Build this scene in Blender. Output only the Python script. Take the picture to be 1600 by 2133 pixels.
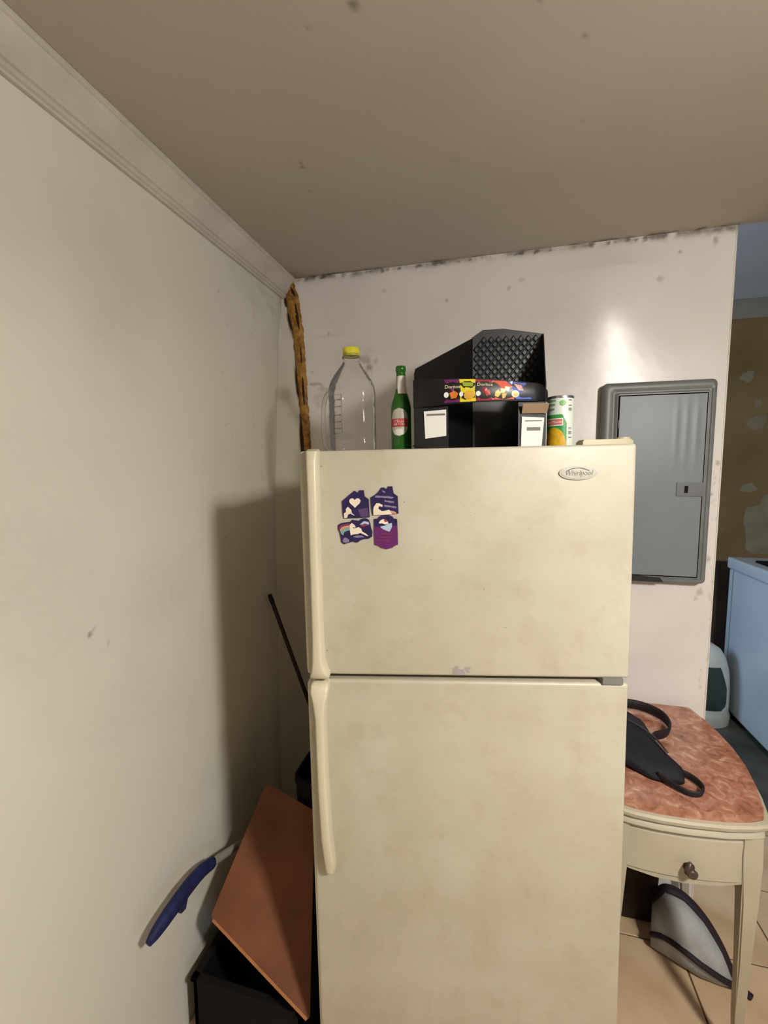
import bpy, bmesh, math, random
import numpy as np
from mathutils import Matrix, Vector, Euler

for o in list(bpy.data.objects):
    bpy.data.objects.remove(o)
scene = bpy.context.scene
COL = scene.collection
random.seed(7)
PI = math.pi

# ------------------------------------------------------------------ camera
cam_d = bpy.data.cameras.new('camera')
cam = bpy.data.objects.new('camera', cam_d)
COL.objects.link(cam)
cam_d.sensor_fit = 'HORIZONTAL'
cam_d.sensor_width = 36.0
cam_d.lens = 36.0 * 915.45 / 1600.0
cam_d.clip_start = 0.02
yaw, pitch, roll = 0.2519, -0.0932, -0.0039
fwd = Vector((-math.sin(yaw) * math.cos(pitch), math.cos(yaw) * math.cos(pitch), math.sin(pitch)))
rt = Vector((math.cos(yaw), math.sin(yaw), 0))
up = rt.cross(fwd)
r2 = rt * math.cos(roll) + up * math.sin(roll)
u2 = -rt * math.sin(roll) + up * math.cos(roll)
M = Matrix((r2, u2, -fwd)).transposed().to_4x4()
M.translation = Vector((0.9239, -1.8346, 1.609))
cam.matrix_world = M
scene.camera = cam

# ------------------------------------------------------------------ world, exposure
w = bpy.data.worlds.new('world')
scene.world = w
w.use_nodes = True
w.node_tree.nodes['Background'].inputs[0].default_value = (0.45, 0.62, 0.9, 1)
w.node_tree.nodes['Background'].inputs[1].default_value = 1.0
vs = scene.view_settings
vs.view_transform = 'Standard'
vs.look = 'None'
vs.gamma = 1.0
vs.use_curve_mapping = False
vs.exposure = 0.0

LAMP = (1.85, -1.876, 2.14)          # pendant lamp, built further down
LAMP_DOWN, LAMP_ALL = 36.0, 59.0     # watts
LAMP_COL = (1.0, 0.955, 0.885)
DAY_COL = (0.56, 0.76, 1.0)
DAY_LAUNDRY, DAY_DOOR = 26.0, 18.0
FLOOR = -0.15                         # floor level; heights below are kept relative to z = 0
RX, RY = 4.6, -5.0                   # right-hand and front walls of the kitchen


def area_light(name, loc, rot, sx, sy, watts, col, parent=None, shape='RECTANGLE'):
    d = bpy.data.lights.new(name, 'AREA')
    d.shape = shape
    d.size = sx
    d.size_y = sy
    d.energy = watts
    d.color = col
    o = bpy.data.objects.new(name, d)
    COL.objects.link(o)
    o.location = loc
    o.rotation_euler = rot
    o.parent = parent
    return o


# daylight coming in at the laundry window and the glazed kitchen door
area_light('daylight_laundry', (0.04, 1.10, 1.45), (0, math.radians(-90), 0), 1.0, 0.9, DAY_LAUNDRY, DAY_COL)
area_light('daylight_door', (RX - .06, -3.35, 0.85), (0, math.radians(90), 0), 1.6, 0.7, DAY_DOOR, DAY_COL)

# ------------------------------------------------------------------ helpers
H = 2.44


def srgb(r, g, b):
    f = lambda c: (c / 255 / 12.92) if c / 255 <= 0.04045 else ((c / 255 + 0.055) / 1.055) ** 2.4
    return (f(r), f(g), f(b), 1.0)


def node_mat(name):
    m = bpy.data.materials.new(name)
    m.use_nodes = True
    nt = m.node_tree
    return m, nt, nt.nodes['Principled BSDF']


def mat(name, col, rough=0.5, metal=0.0, spec=0.5, var=0.06, scale=8.0, bump=0.0, bscale=200.0, var2=None, detail=4.0):
    """plain painted / plastic surface with a little procedural colour variation and relief"""
    m, nt, b = node_mat(name)
    tc = nt.nodes.new('ShaderNodeTexCoord')
    n = nt.nodes.new('ShaderNodeTexNoise')
    n.inputs['Scale'].default_value = scale
    n.inputs['Detail'].default_value = detail
    nt.links.new(tc.outputs['Object'], n.inputs['Vector'])
    mx = nt.nodes.new('ShaderNodeMix')
    mx.data_type = 'RGBA'
    c = Vector(col[:3])
    d2 = Vector(var2[:3]) if var2 else c * (1 - 2 * var)
    mx.inputs[6].default_value = (*c, 1)
    mx.inputs[7].default_value = (*d2, 1)
    rmp = nt.nodes.new('ShaderNodeMapRange')
    rmp.inputs[1].default_value = 0.35
    rmp.inputs[2].default_value = 0.68
    nt.links.new(n.outputs['Fac'], rmp.inputs[0])
    nt.links.new(rmp.outputs[0], mx.inputs[0])
    nt.links.new(mx.outputs[2], b.inputs['Base Color'])
    b.inputs['Roughness'].default_value = rough
    b.inputs['Metallic'].default_value = metal
    b.inputs['Specular IOR Level'].default_value = spec
    if bump > 0:
        n2 = nt.nodes.new('ShaderNodeTexNoise')
        n2.inputs['Scale'].default_value = bscale
        n2.inputs['Detail'].default_value = 3
        nt.links.new(tc.outputs['Object'], n2.inputs['Vector'])
        bp = nt.nodes.new('ShaderNodeBump')
        bp.inputs['Strength'].default_value = bump
        bp.inputs['Distance'].default_value = 0.002
        nt.links.new(n2.outputs['Fac'], bp.inputs['Height'])
        nt.links.new(bp.outputs[0], b.inputs['Normal'])
    return m


def stain_mat(name, col, rough, spec, var=0.03, scale=3.0, bump=0.15, bscale=60.0, edge=35.0):
    """wall paint whose stains (own shapes) come from the 'stain' attribute, broken up by noise"""
    m = mat(name, col, rough, 0, spec, var, scale, bump, bscale)
    nt = m.node_tree
    b = nt.nodes['Principled BSDF']
    base = b.inputs['Base Color'].links[0].from_socket
    at = nt.nodes.new('ShaderNodeAttribute')
    at.attribute_name = 'stain'
    n = nt.nodes.new('ShaderNodeTexNoise')
    n.inputs['Scale'].default_value = edge
    n.inputs['Detail'].default_value = 5
    tc = nt.nodes.new('ShaderNodeTexCoord')
    nt.links.new(tc.outputs['Object'], n.inputs['Vector'])
    mr = nt.nodes.new('ShaderNodeMapRange')
    mr.inputs[1].default_value = 0.3
    mr.inputs[2].default_value = 0.6
    mr.inputs[3].default_value = 0.55
    mr.inputs[4].default_value = 1.0
    nt.links.new(n.outputs['Fac'], mr.inputs[0])
    mul = nt.nodes.new('ShaderNodeMath')
    mul.operation = 'MULTIPLY'
    nt.links.new(at.outputs['Alpha'], mul.inputs[0])
    nt.links.new(mr.outputs[0], mul.inputs[1])
    mx = nt.nodes.new('ShaderNodeMix')
    mx.data_type = 'RGBA'
    nt.links.new(mul.outputs[0], mx.inputs[0])
    nt.links.new(base, mx.inputs[6])
    nt.links.new(at.outputs['Color'], mx.inputs[7])
    nt.links.new(mx.outputs[2], b.inputs['Base Color'])
    return m


def obj(name, mesh_or_bm, material, parent=None, smooth=False, loc=None):
    if isinstance(mesh_or_bm, bmesh.types.BMesh):
        me = bpy.data.meshes.new(name)
        bmesh.ops.recalc_face_normals(mesh_or_bm, faces=mesh_or_bm.faces)
        mesh_or_bm.to_mesh(me)
        mesh_or_bm.free()
    else:
        me = mesh_or_bm
    if material is not None:
        me.materials.clear()
        me.materials.append(material)
    if smooth:
        me.polygons.foreach_set('use_smooth', [True] * len(me.polygons))
        if smooth == 'auto':
            try:
                me.set_sharp_from_angle(angle=math.radians(38))
            except Exception:
                pass
    o = bpy.data.objects.new(name, me)
    COL.objects.link(o)
    if parent:
        o.parent = parent
    if loc:
        o.location = loc
    return o


def thing(name, label, cat, loc=(0, 0, 0), rot=(0, 0, 0), group=None):
    o = bpy.data.objects.new(name, None)
    o.empty_display_size = 0.05
    COL.objects.link(o)
    o.location = loc
    o.rotation_euler = rot
    return tag(o, label, cat, group)


def tag(o, label, cat, group=None):
    o['label'] = label
    o['category'] = cat
    if group:
        o['group'] = group
    return o


def struct(o, label=None):
    o['kind'] = 'structure'
    if label:
        o['label'] = label
    return o


def B():
    return bmesh.new()


def add_box(bm, x0, x1, y0, y1, z0, z1, bev=0.0, seg=2):
    r = bmesh.ops.create_cube(bm, size=1.0)
    vs_ = r['verts']
    for v in vs_:
        v.co = Vector((x0 + (v.co.x + .5) * (x1 - x0), y0 + (v.co.y + .5) * (y1 - y0), z0 + (v.co.z + .5) * (z1 - z0)))
    if bev > 0:
        es = list({e for v in vs_ for e in v.link_edges})
        bmesh.ops.bevel(bm, geom=es, offset=bev, segments=seg, profile=0.6, affect='EDGES')
    return bm


def box(x0, x1, y0, y1, z0, z1, bev=0.0, seg=2):
    return add_box(B(), x0, x1, y0, y1, z0, z1, bev, seg)


def add_tube(bm, pts, rad, n=10, cap=True, squash=None):
    """tube along points; rad a number or list; squash=(sx, sy) scales the section"""
    pts = [Vector(p) for p in pts]
    rad = rad if isinstance(rad, (list, tuple)) else [rad] * len(pts)
    rings = []
    prev = None
    for i, p in enumerate(pts):
        t = (pts[min(i + 1, len(pts) - 1)] - pts[max(i - 1, 0)]).normalized()
        if prev is None:
            ref = Vector((0, 0, 1)) if abs(t.z) < 0.9 else Vector((1, 0, 0))
            u = t.cross(ref).normalized()
        else:
            u = (prev - t * prev.dot(t)).normalized()
        prev = u
        v = t.cross(u)
        sx, sy = squash if squash else (1, 1)
        rings.append([bm.verts.new(p + (u * math.cos(a) * sx + v * math.sin(a) * sy) * rad[i])
                      for a in [2 * PI * k / n for k in range(n)]])
    for a, b in zip(rings, rings[1:]):
        for k in range(n):
            bm.faces.new((a[k], a[(k + 1) % n], b[(k + 1) % n], b[k]))
    if cap:
        bm.faces.new(rings[0][::-1])
        bm.faces.new(rings[-1])
    return bm


def tube(pts, rad, n=10, cap=True, squash=None):
    return add_tube(B(), pts, rad, n, cap, squash)


def spline(pts, n=6):
    """Catmull-Rom through points"""
    P = [Vector(p) for p in pts]
    P = [P[0] * 2 - P[1]] + P + [P[-1] * 2 - P[-2]]
    out = []
    for i in range(1, len(P) - 2):
        for k in range(n):
            t = k / n
            a, b, c, d = P[i - 1], P[i], P[i + 1], P[i + 2]
            out.append(0.5 * ((2 * b) + (c - a) * t + (2 * a - 5 * b + 4 * c - d) * t * t + (3 * b - a - 3 * c + d) * t ** 3))
    out.append(P[-2])
    return out


def lathe(prof, n=32, sx=1.0, sy=1.0, close=False, bm=None, cx=0, cy=0, sq=0.0):
    """profile [(r, z)] about the z axis; sq squares the section a little"""
    bm = bm or B()
    rings = []
    for r, z in prof:
        if r < 1e-6:
            rings.append([bm.verts.new((cx, cy, z))])
            continue
        ring = []
        for k in range(n):
            a = 2 * PI * k / n
            c, s = math.cos(a), math.sin(a)
            f = 1.0 / (abs(c) ** (2 + 6 * sq) + abs(s) ** (2 + 6 * sq)) ** (1.0 / (2 + 6 * sq)) if sq > 0 else 1.0
            ring.append(bm.verts.new((cx + c * r * f * sx, cy + s * r * f * sy, z)))
        rings.append(ring)
    for a, b in zip(rings, rings[1:]):
        if len(a) == 1 and len(b) == 1:
            continue
        if len(a) == 1:
            for k in range(n):
                bm.faces.new((a[0], b[(k + 1) % n], b[k]))
        elif len(b) == 1:
            for k in range(n):
                bm.faces.new((a[k], a[(k + 1) % n], b[0]))
        else:
            for k in range(n):
                bm.faces.new((a[k], a[(k + 1) % n], b[(k + 1) % n], b[k]))
    if close and len(rings[-1]) > 1:
        bm.faces.new(rings[-1])
    return bm


def prism(poly, d0, d1, plane='xz', bm=None, bev=0.0):
    """polygon extruded between d0 and d1 along the third axis"""
    bm = bm or B()

    def mk(p, d):
        if plane == 'xz':
            return (p[0], d, p[1])
        if plane == 'xy':
            return (p[0], p[1], d)
        return (d, p[0], p[1])
    a = [bm.verts.new(mk(p, d0)) for p in poly]
    b = [bm.verts.new(mk(p, d1)) for p in poly]
    n = len(poly)
    fa_ = bm.faces.new(a)
    fb_ = bm.faces.new(b[::-1])
    for k in range(n):
        bm.faces.new((a[k], b[k], b[(k + 1) % n], a[(k + 1) % n]))
    if bev > 0:
        es = list(fa_.edges) + list(fb_.edges)
        bmesh.ops.bevel(bm, geom=es, offset=bev, segments=2, affect='EDGES')
    return bm


def patch(rows, R, cx, cy, n=12):
    """strip patch wrapped on a cylinder: rows = [(z, u_left, u_right)], u in metres along the arc, u=0 faces angle a0"""
    bm = B()
    rr = []
    for z, ul, ur, a0 in rows:
        r = R(z) if callable(R) else R
        ring = []
        for k in range(n + 1):
            u = ul + (ur - ul) * k / n
            a = a0 + u / r
            ring.append(bm.verts.new((cx + r * math.cos(a), cy + r * math.sin(a), z)))
        rr.append(ring)
    for a, b in zip(rr, rr[1:]):
        for k in range(n):
            bm.faces.new((a[k], a[k + 1], b[k + 1], b[k]))
    return bm


def text_mesh(s, size, fn, shear=0.0):
    """flat lettering; fn maps (x, y) of the centred text to a point"""
    cu = bpy.data.curves.new('lettering', 'FONT')
    cu.body = s
    cu.size = size
    cu.align_x = 'CENTER'
    cu.align_y = 'CENTER'
    cu.resolution_u = 2
    cu.shear = shear
    to = bpy.data.objects.new('lettering_tmp', cu)
    COL.objects.link(to)
    bpy.context.view_layer.update()
    me = bpy.data.meshes.new_from_object(to)
    bpy.data.objects.remove(to)
    bpy.data.curves.remove(cu)
    for v in me.vertices:
        v.co = Vector(fn(v.co.x, v.co.y))
    return me


# value noise in numpy for stain masks
_rng = np.random.RandomState(3)
_lat = _rng.rand(64, 64)


def vnoise(x, y):
    xi = np.floor(x).astype(int)
    yi = np.floor(y).astype(int)
    fx = x - xi
    fy = y - yi
    fx = fx * fx * (3 - 2 * fx)
    fy = fy * fy * (3 - 2 * fy)
    g = lambda a, b: _lat[a % 64, b % 64]
    return (g(xi, yi) * (1 - fx) + g(xi + 1, yi) * fx) * (1 - fy) + (g(xi, yi + 1) * (1 - fx) + g(xi + 1, yi + 1) * fx) * fy


def fbm(x, y, o=4):
    s, a, t = 0, 1, 0
    for k in range(o):
        s = s + a * vnoise(x * 2 ** k + 13.1 * k, y * 2 ** k + 7.7 * k)
        t += a
        a *= 0.55
    return s / t


class Stains:
    def __init__(s, u, v):
        s.u, s.v = u, v
        s.c = np.zeros(u.shape + (4,))
        s.c[..., :3] = (0.1, 0.07, 0.04)

    def put(s, mask, col):
        m = np.clip(mask, 0, 1)
        a0 = s.c[..., 3]
        na = a0 + m * (1 - a0)
        k = np.where(na > 1e-6, m / np.maximum(na, 1e-6), 0)[..., None]
        s.c[..., :3] = s.c[..., :3] * (1 - k) + np.array(col[:3]) * k
        s.c[..., 3] = na

    def blob(s, u, v, ru, rv, strength, col, jag=0.6, freq=60):
        d = np.sqrt(((s.u - u) / ru) ** 2 + ((s.v - v) / rv) ** 2)
        d = d + (fbm(s.u * freq + 3, s.v * freq + 9) - 0.5) * 2 * jag
        s.put(np.clip((1.15 - d) * 1.6, 0, 1) * strength, col)


def grid_mesh(name, us, vs_, fn, stains=None):
    """grid over us x vs; fn(u, v) arrays -> xyz arrays"""
    us, vs_ = np.array(us), np.array(vs_)
    U, V = np.meshgrid(us, vs_, indexing='ij')
    X, Y, Z = fn(U, V)
    co = np.stack([X, Y, Z], -1).reshape(-1, 3)
    nu, nv = len(us), len(vs_)
    i = np.arange(nu * nv).reshape(nu, nv)
    f = np.stack([i[:-1, :-1], i[1:, :-1], i[1:, 1:], i[:-1, 1:]], -1).reshape(-1, 4)
    me = bpy.data.meshes.new(name)
    me.vertices.add(len(co))
    me.vertices.foreach_set('co', co.ravel())
    me.loops.add(f.size)
    me.loops.foreach_set('vertex_index', f.ravel())
    me.polygons.add(len(f))
    me.polygons.foreach_set('loop_start', np.arange(0, f.size, 4))
    me.polygons.foreach_set('loop_total', np.full(len(f), 4))
    me.update(calc_edges=True)
    me.polygons.foreach_set('use_smooth', [True] * len(f))
    if stains:
        st = Stains(U, V)
        stains(st)
        at = me.color_attributes.new('stain', 'FLOAT_COLOR', 'POINT')
        at.data.foreach_set('color', st.c.reshape(-1, 4).astype(np.float32).ravel())
    return me


# ------------------------------------------------------------------ materials
DK = srgb(70, 60, 48)
M_wall = stain_mat('paint_left_wall', srgb(212, 208, 194), 0.55, 0.35, 0.02, 2.0, 0.12, 90)
M_back = stain_mat('paint_back_wall', srgb(226, 220, 214), 0.28, 0.5, 0.03, 3.0, 0.10, 30)
M_ceil = stain_mat('paint_ceiling', srgb(184, 176, 164), 0.75, 0.25, 0.04, 1.6, 0.12, 120)
M_plain = mat('paint_plain', srgb(196, 190, 176), 0.7, 0, 0.3, 0.03, 2)
M_trim = mat('paint_crown_moulding', srgb(198, 192, 178), 0.5, 0, 0.4, 0.08, 9, 0.1, 80)
M_cream = mat('fridge_enamel', srgb(187, 181, 162), 0.40, 0, 0.45, 0.035, 5, 0.10, 450, var2=srgb(177, 170, 149))
# fine brownish grime clouding the fridge enamel
nt = M_cream.node_tree
b = nt.nodes['Principled BSDF']
base = b.inputs['Base Color'].links[0].from_socket
tc = nt.nodes.new('ShaderNodeTexCoord')
n1 = nt.nodes.new('ShaderNodeTexNoise')
n1.inputs['Scale'].default_value = 13
n1.inputs['Detail'].default_value = 9
n1.inputs['Roughness'].default_value = .7
nt.links.new(tc.outputs['Object'], n1.inputs['Vector'])
mr = nt.nodes.new('ShaderNodeMapRange')
mr.inputs[1].default_value = .50
mr.inputs[2].default_value = .78
mr.inputs[4].default_value = .5
nt.links.new(n1.outputs['Fac'], mr.inputs[0])
mx = nt.nodes.new('ShaderNodeMix')
mx.data_type = 'RGBA'
mx.inputs[7].default_value = srgb(158, 146, 120)
nt.links.new(mr.outputs[0], mx.inputs[0])
nt.links.new(base, mx.inputs[6])
nt.links.new(mx.outputs[2], b.inputs['Base Color'])
M_cream2 = mat('fridge_handle_plastic', srgb(204, 196, 170), 0.35, 0, 0.5, 0.03, 12)
M_gask = mat('door_gasket', srgb(92, 80, 62), 0.7, 0, 0.3)
M_greyp = mat('grey_plastic', srgb(120, 118, 112), 0.5)
M_black = mat('black_card', srgb(11, 9, 9), 0.5, 0, 0.4, 0.1, 20)
M_blackfab = mat('black_fabric', srgb(24, 24, 30), 0.75, 0, 0.3, 0.1, 30, 0.4, 300)
M_white = mat('white_card', srgb(236, 233, 226), 0.6, 0, 0.3, 0.02, 10)
M_steel = mat('panel_steel', srgb(116, 123, 126), 0.42, 0.0, 0.5, 0.05, 6, 0.06, 40)
M_steel2 = mat('panel_frame_steel', srgb(112, 114, 113), 0.40, 0.0, 0.5, 0.10, 12)
M_dark = mat('dark_void', srgb(16, 13, 12), 0.8, 0, 0.2)
M_brown = mat('brown_board', srgb(118, 68, 38), 0.5, 0, 0.35, 0.08, 7, 0.08, 60, var2=srgb(100, 55, 30))
M_brown2 = mat('brown_board_highlight', srgb(172, 116, 74), 0.55, 0, 0.3, 0.06, 30)


# ------------------------------------------------------------------ setting
def rng(a, b, s):
    return list(np.linspace(a, b, max(2, int(round((b - a) / s)) + 1)))


def wl_stains(s):
    u, v = s.u, s.v           # u = y, v = z
    s.blob(-1.034, 1.227, .006, .008, 0.95, srgb(66, 56, 50), 0.7, 140)
    s.blob(-1.02, 1.235, .006, .004, 0.9, srgb(66, 56, 50), 0.5, 140)
    s.blob(-.985, 1.185, .006, .012, 0.3, srgb(110, 100, 85), 0.8, 140)
    s.blob(-.463, 1.772, .006, .006, 0.5, DK, 0.5, 120)
    for k in range(60):
        y, z = random.uniform(-.5, -.01), random.uniform(1.0, 2.35)
        s.blob(y, z, random.uniform(.003, .008), random.uniform(.003, .008), random.uniform(.08, .3), DK, 0.7, 140)
    # scuffs and yellowing next to the torn corner
    m = np.exp(-((u + .01) / .035) ** 2) * np.clip(fbm(u * 30, v * 14) - .25, 0, 1) * 1.1
    s.put(m * (v < 2.37), srgb(150, 112, 62))
    for (y, z, ry, rz, a) in ((-.11, 2.28, .03, .02, .25), (-.06, 2.15, .012, .012, .4), (-.05, 2.02, .01, .01, .35), (-.18, 2.33, .05, .015, .2),
                              (-.25, 2.25, .03, .05, .12)):
        s.blob(y, z, ry, rz, a, srgb(120, 104, 84), .9, 40)
    # broad hand-worn greying low on the wall
    m = np.clip(fbm(u * 2.2 + 4, v * 2.0 + 1) - .52, 0, 1) * 1.2
    s.put(m, srgb(170, 172, 158))


wall_l = struct(obj('wall_left', grid_mesh('wall_left', rng(RY, -1.4, .2)[:-1] + rng(-1.4, 0, .007) + [.101],
                                           [FLOOR - .05] + rng(.35, H, .007) + [2.95], lambda u, v: (u * 0, u, v), wl_stains), M_wall))

WX = 1.703


def bulge(u, v):
    g = -.031 * np.exp(-(((u - 1.30) / .22) ** 2 + ((v - 2.255) / .20) ** 2))
    g += .0016 * (fbm(u * 5 + 1, v * 5) - .5)
    fade = np.clip((H - v) / .10, 0, 1) * np.clip((WX - u) / .03, 0, 1)
    return g * fade


def wb_stains(s):
    u, v = s.u, s.v
    # yellowed stripe of mould and torn tape along the ceiling joint
    line = H - .004 - .003 * np.sin(u * 23)
    n = fbm(u * 34, v * 20 + 2)
    gap = fbm(u * 7 + 3, u * 0 + 5, 3)
    m = np.exp(-((v - line) / (.007 + .012 * gap)) ** 2) * np.clip((n - .34) * 4.5, 0, 1) * np.clip((gap - .22) * 4.5, .15, 1)
    s.put(m * .9, srgb(62, 54, 44))
    m = np.exp(-((H - v) / .03) ** 2) * .35 * n
    s.put(m, srgb(150, 138, 118))
    for x in (.18, .19, .45, .47, .52, .60, .66, .70, .76, .80, .98, 1.00, 1.05, 1.10, 1.24, 1.30, 1.36, 1.39, 1.42):
        s.blob(x, H - .008, random.uniform(.007, .016), random.uniform(.005, .010), .8, srgb(56, 48, 38), .8, 90)
    s.blob(1.637, 2.397, .011, .022, .55, srgb(96, 88, 74), .8, 70)
    s.blob(1.53, 2.372, .008, .008, .45, srgb(96, 88, 74), .6, 90)
    s.blob(1.466, 2.282, .014, .010, .3, srgb(110, 100, 88), .8, 70)
    s.blob(.455, 2.352, .01, .01, .3, DK, .8, 70)
    s.blob(.953, 2.31, .008, .008, .4, srgb(96, 84, 72), .8, 70)
    s.blob(.713, 2.289, .006, .008, .4, DK, .8, 70)
    s.blob(.997, 2.332, .012, .01, .25, srgb(96, 84, 72), .8, 70)
    # smears round the bottles
    for (x, z, rx, rz, a) in ((.391, 2.046, .016, .02, .55), (.375, 2.075, .03, .02, .35), (.338, 2.099, .007, .007, .5), (.42, 2.07, .014, .014, .25),
                              (.15, 1.989, .035, .006, .5), (.20, 1.965, .05, .012, .4), (.17, 1.925, .045, .05, .22), (.21, 2.198, .006, .009, .5),
                              (.13, 2.04, .006, .008, .4), (.22, 1.85, .02, .06, .3), (.26, 1.76, .05, .02, .25), (.40, 1.98, .006, .05, .3),
                              (.30, 2.14, .03, .02, .12), (.33, 2.07, .10, .08, .10)):
        s.blob(x, z, rx, rz, a, srgb(92, 80, 70), .8, 45)
    s.blob(.22, 2.19, .10, .006, .25, srgb(190, 168, 110), .8, 40)
    # chipped paint down the free end of the wall
    for k in range(34):
        z = random.uniform(.75, 1.75)
        s.blob(WX - random.uniform(0, .05) ** 1.2, z, random.uniform(.002, .006), random.uniform(.003, .010), random.uniform(.2, .6), srgb(130, 120, 106), .8, 120)
    for (x, z, r_) in ((1.689, 1.632, .009), (1.673, 1.519, .009), (1.679, 1.282, .01), (1.648, 1.135, .009), (1.66, 1.16, .012)):
        s.blob(x, z, r_, r_, .6, srgb(104, 94, 82), .9, 80)
    # warm dirt
    m = np.clip(fbm(u * 3 + 8, v * 3) - .5, 0, 1) * .8
    s.put(m, srgb(186, 172, 158))


wall_b = struct(obj('wall_back', grid_mesh('wall_back', rng(0, WX, .005), [FLOOR - .05, .3, .6, .65] + rng(.7, 1.6, .01) + rng(1.606, H, .0055),
                                           lambda u, v: (u, bulge(u, v), v), wb_stains), M_back))
bm = B()
bx = [(0, .004), (WX, .004), (WX, .10), (0, .10)]
add_box(bm, 0, WX - .0005, .012, .10, FLOOR - .05, H + .45)
o = obj('wall_core', bm, M_plain, wall_b)
bm = B()   # end face of the partition with a worn corner bead
add_tube(bm, [(WX - .004, .004, z) for z in rng(FLOOR, H, .12)], .0045, 8)
obj('corner_bead', bm, mat('corner_bead_paint', srgb(206, 196, 178), .5, 0, .4, .12, 30), wall_b)


def ce_stains(s):
    u, v = s.u, s.v           # u = x, v = y
    n = fbm(u * 34, v * 24)
    gap = fbm(u * 7 + 3, u * 0 + 5, 3)
    m = np.exp(-(v / (.006 + .016 * gap)) ** 2) * np.clip((n - .36) * 4, 0, 1) * np.clip((gap - .22) * 4.5, .15, 1) * (u < WX)
    s.put(m * .85, srgb(70, 60, 46))
    s.put(np.exp(-((u - .03) ** 2 + v ** 2) / .006) * .8, srgb(112, 78, 40))
    for (x, y, r_, a) in ((.656, -1.006, .011, .8), (.392, -.656, .008, .5), (.388, -.64, .006, .7), (.366, -.54, .006, .35), (1.072, -.84, .007, .5), (.659, -.908, .006, .2), (.562, -.992, .007, .3),
                          (.80, -.99, .009, .3), (1.1, -.62, .008, .25), (.80, -.56, .01, .25), (.98, -.93, .006, .3)):
        s.blob(x, y, r_, r_, a, srgb(58, 48, 36), .6, 90)
    m = np.clip(fbm(u * 2 + 2, v * 2 + 9) - .5, 0, 1) * .7
    s.put(m, srgb(176, 152, 122))


ceil = struct(obj('ceiling', grid_mesh('ceiling', rng(0, 1.75, .007) + [2.2, 2.8, 3.6, RX], [RY, -3.6, -2.4, -1.5] + rng(-1.25, -.06, .01) + rng(-.055, 0, .004),
                                       lambda u, v: (u, v, u * 0 + H), ce_stains), M_ceil))
bm = B()
add_box(bm, 0, RX, RY, -.001, H + .004, H + .1)
add_box(bm, WX, RX, -.06, .0, H + .001, H + .45)
obj('ceiling_slab', bm, M_plain, ceil)
M_farceil = mat('laundry_ceiling_paint', srgb(196, 200, 206), .8, 0, .2, .05, 2)
struct(obj('ceiling_laundry', box(0, RX, 0, 2.2, 2.86, 2.94), M_farceil))

M_mustard = mat('laundry_wall_paint', srgb(142, 122, 86), .7, 0, .3, .1, 2.5, .15, 40, var2=srgb(124, 104, 70))
wf = struct(obj('wall_far', box(0, RX, 2.10, 2.2, FLOOR - .05, 2.95), M_mustard))
# bare plaster showing where the paint has come away
M_plaster = mat('bare_plaster', srgb(152, 142, 120), .8, 0, .2, .12, 9)


def splat(cx, cz, rx, rz, seed, y=2.098, n=22):
    rnd = random.Random(seed)
    ph = [rnd.uniform(0, 6.28) for _ in range(4)]
    poly = []
    for k in range(n):
        a = 2 * PI * k / n
        r = 1 + .18 * math.sin(2 * a + ph[0]) + .12 * math.sin(3 * a + ph[1]) + .10 * math.sin(5 * a + ph[2]) + .06 * math.sin(8 * a + ph[3])
        poly.append((cx + rx * r * math.cos(a), cz + rz * r * math.sin(a)))
    return prism(poly, y, 2.101)


for i, (x, z, rx, rz) in enumerate(((2.72, 2.30, .05, .035), (2.80, 1.96, .055, .06), (2.90, 1.20, .14, .22), (2.78, 1.47, .045, .04), (2.80, 2.10, .02, .04), (2.97, 2.02, .05, .05))):
    obj('plaster_patch', splat(x, z, rx, rz, i), M_plaster, wf)
obj('ceiling_band', box(0, RX, 2.085, 2.10, 2.72, 2.86, .004), mat('grey_band_paint', srgb(150, 146, 136), .7), wf)
obj('wainscot', box(0, RX, 2.07, 2.10, FLOOR, .90, .004), mat('dark_wainscot', srgb(84, 68, 58), .6, 0, .3, .2, 4), wf)

# unseen walls: right-hand and front walls of the kitchen, window wall of the laundry
M_unseen = mat('paint_unseen', srgb(150, 138, 118), 0.8, 0, 0.2, 0.05, 2)
bm = B()
for (y0, y1, z0, z1) in ((RY, -3.75, FLOOR, 2.95), (-3.75, -2.95, 2.0, 2.95), (-2.95, 2.2, FLOOR, 2.95)):
    add_box(bm, RX, RX + .1, y0, y1, z0, z1)
struct(obj('wall_right', bm, M_unseen))
struct(obj('wall_front', box(0, RX + .1, RY - .1, RY, FLOOR, 2.6), M_unseen))
bm = B()
for (y0, y1, z0, z1) in ((.101, .6, FLOOR, 2.95), (.6, 1.6, FLOOR, .9), (.6, 1.6, 2.0, 2.95), (1.6, 2.2, FLOOR, 2.95)):
    add_box(bm, -.1, 0, y0, y1, z0, z1)
struct(obj('wall_laundry', bm, M_plain))
m, nt, b = node_mat('window_glass')
b.inputs['Base Color'].default_value = (.85, .93, 1, 1)
b.inputs['Roughness'].default_value = .02
b.inputs['Transmission Weight'].default_value = 1
M_glass = m
M_frame = mat('window_frame_paint', srgb(225, 225, 220), .5)


def opening(name, x0, y0, y1, z0, z1):
    fr_ = B()
    for a in ((y0, y0 + .05, z0, z1), (y1 - .05, y1, z0, z1), (y0, y1, z0, z0 + .05), (y0, y1, z1 - .05, z1), (y0, y1, (z0 + z1) / 2 - .02, (z0 + z1) / 2 + .02)):
        add_box(fr_, x0, x0 + .06, *a)
    f_ = struct(obj(name, fr_, M_frame))
    obj('pane', box(x0 + .025, x0 + .03, y0 + .05, y1 - .05, z0 + .05, z1 - .05), M_glass, f_)


opening('window_1', -.08, .6, 1.6, .9, 2.0)
opening('door_1', RX + .02, -3.75, -2.95, FLOOR, 2.0)

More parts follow.
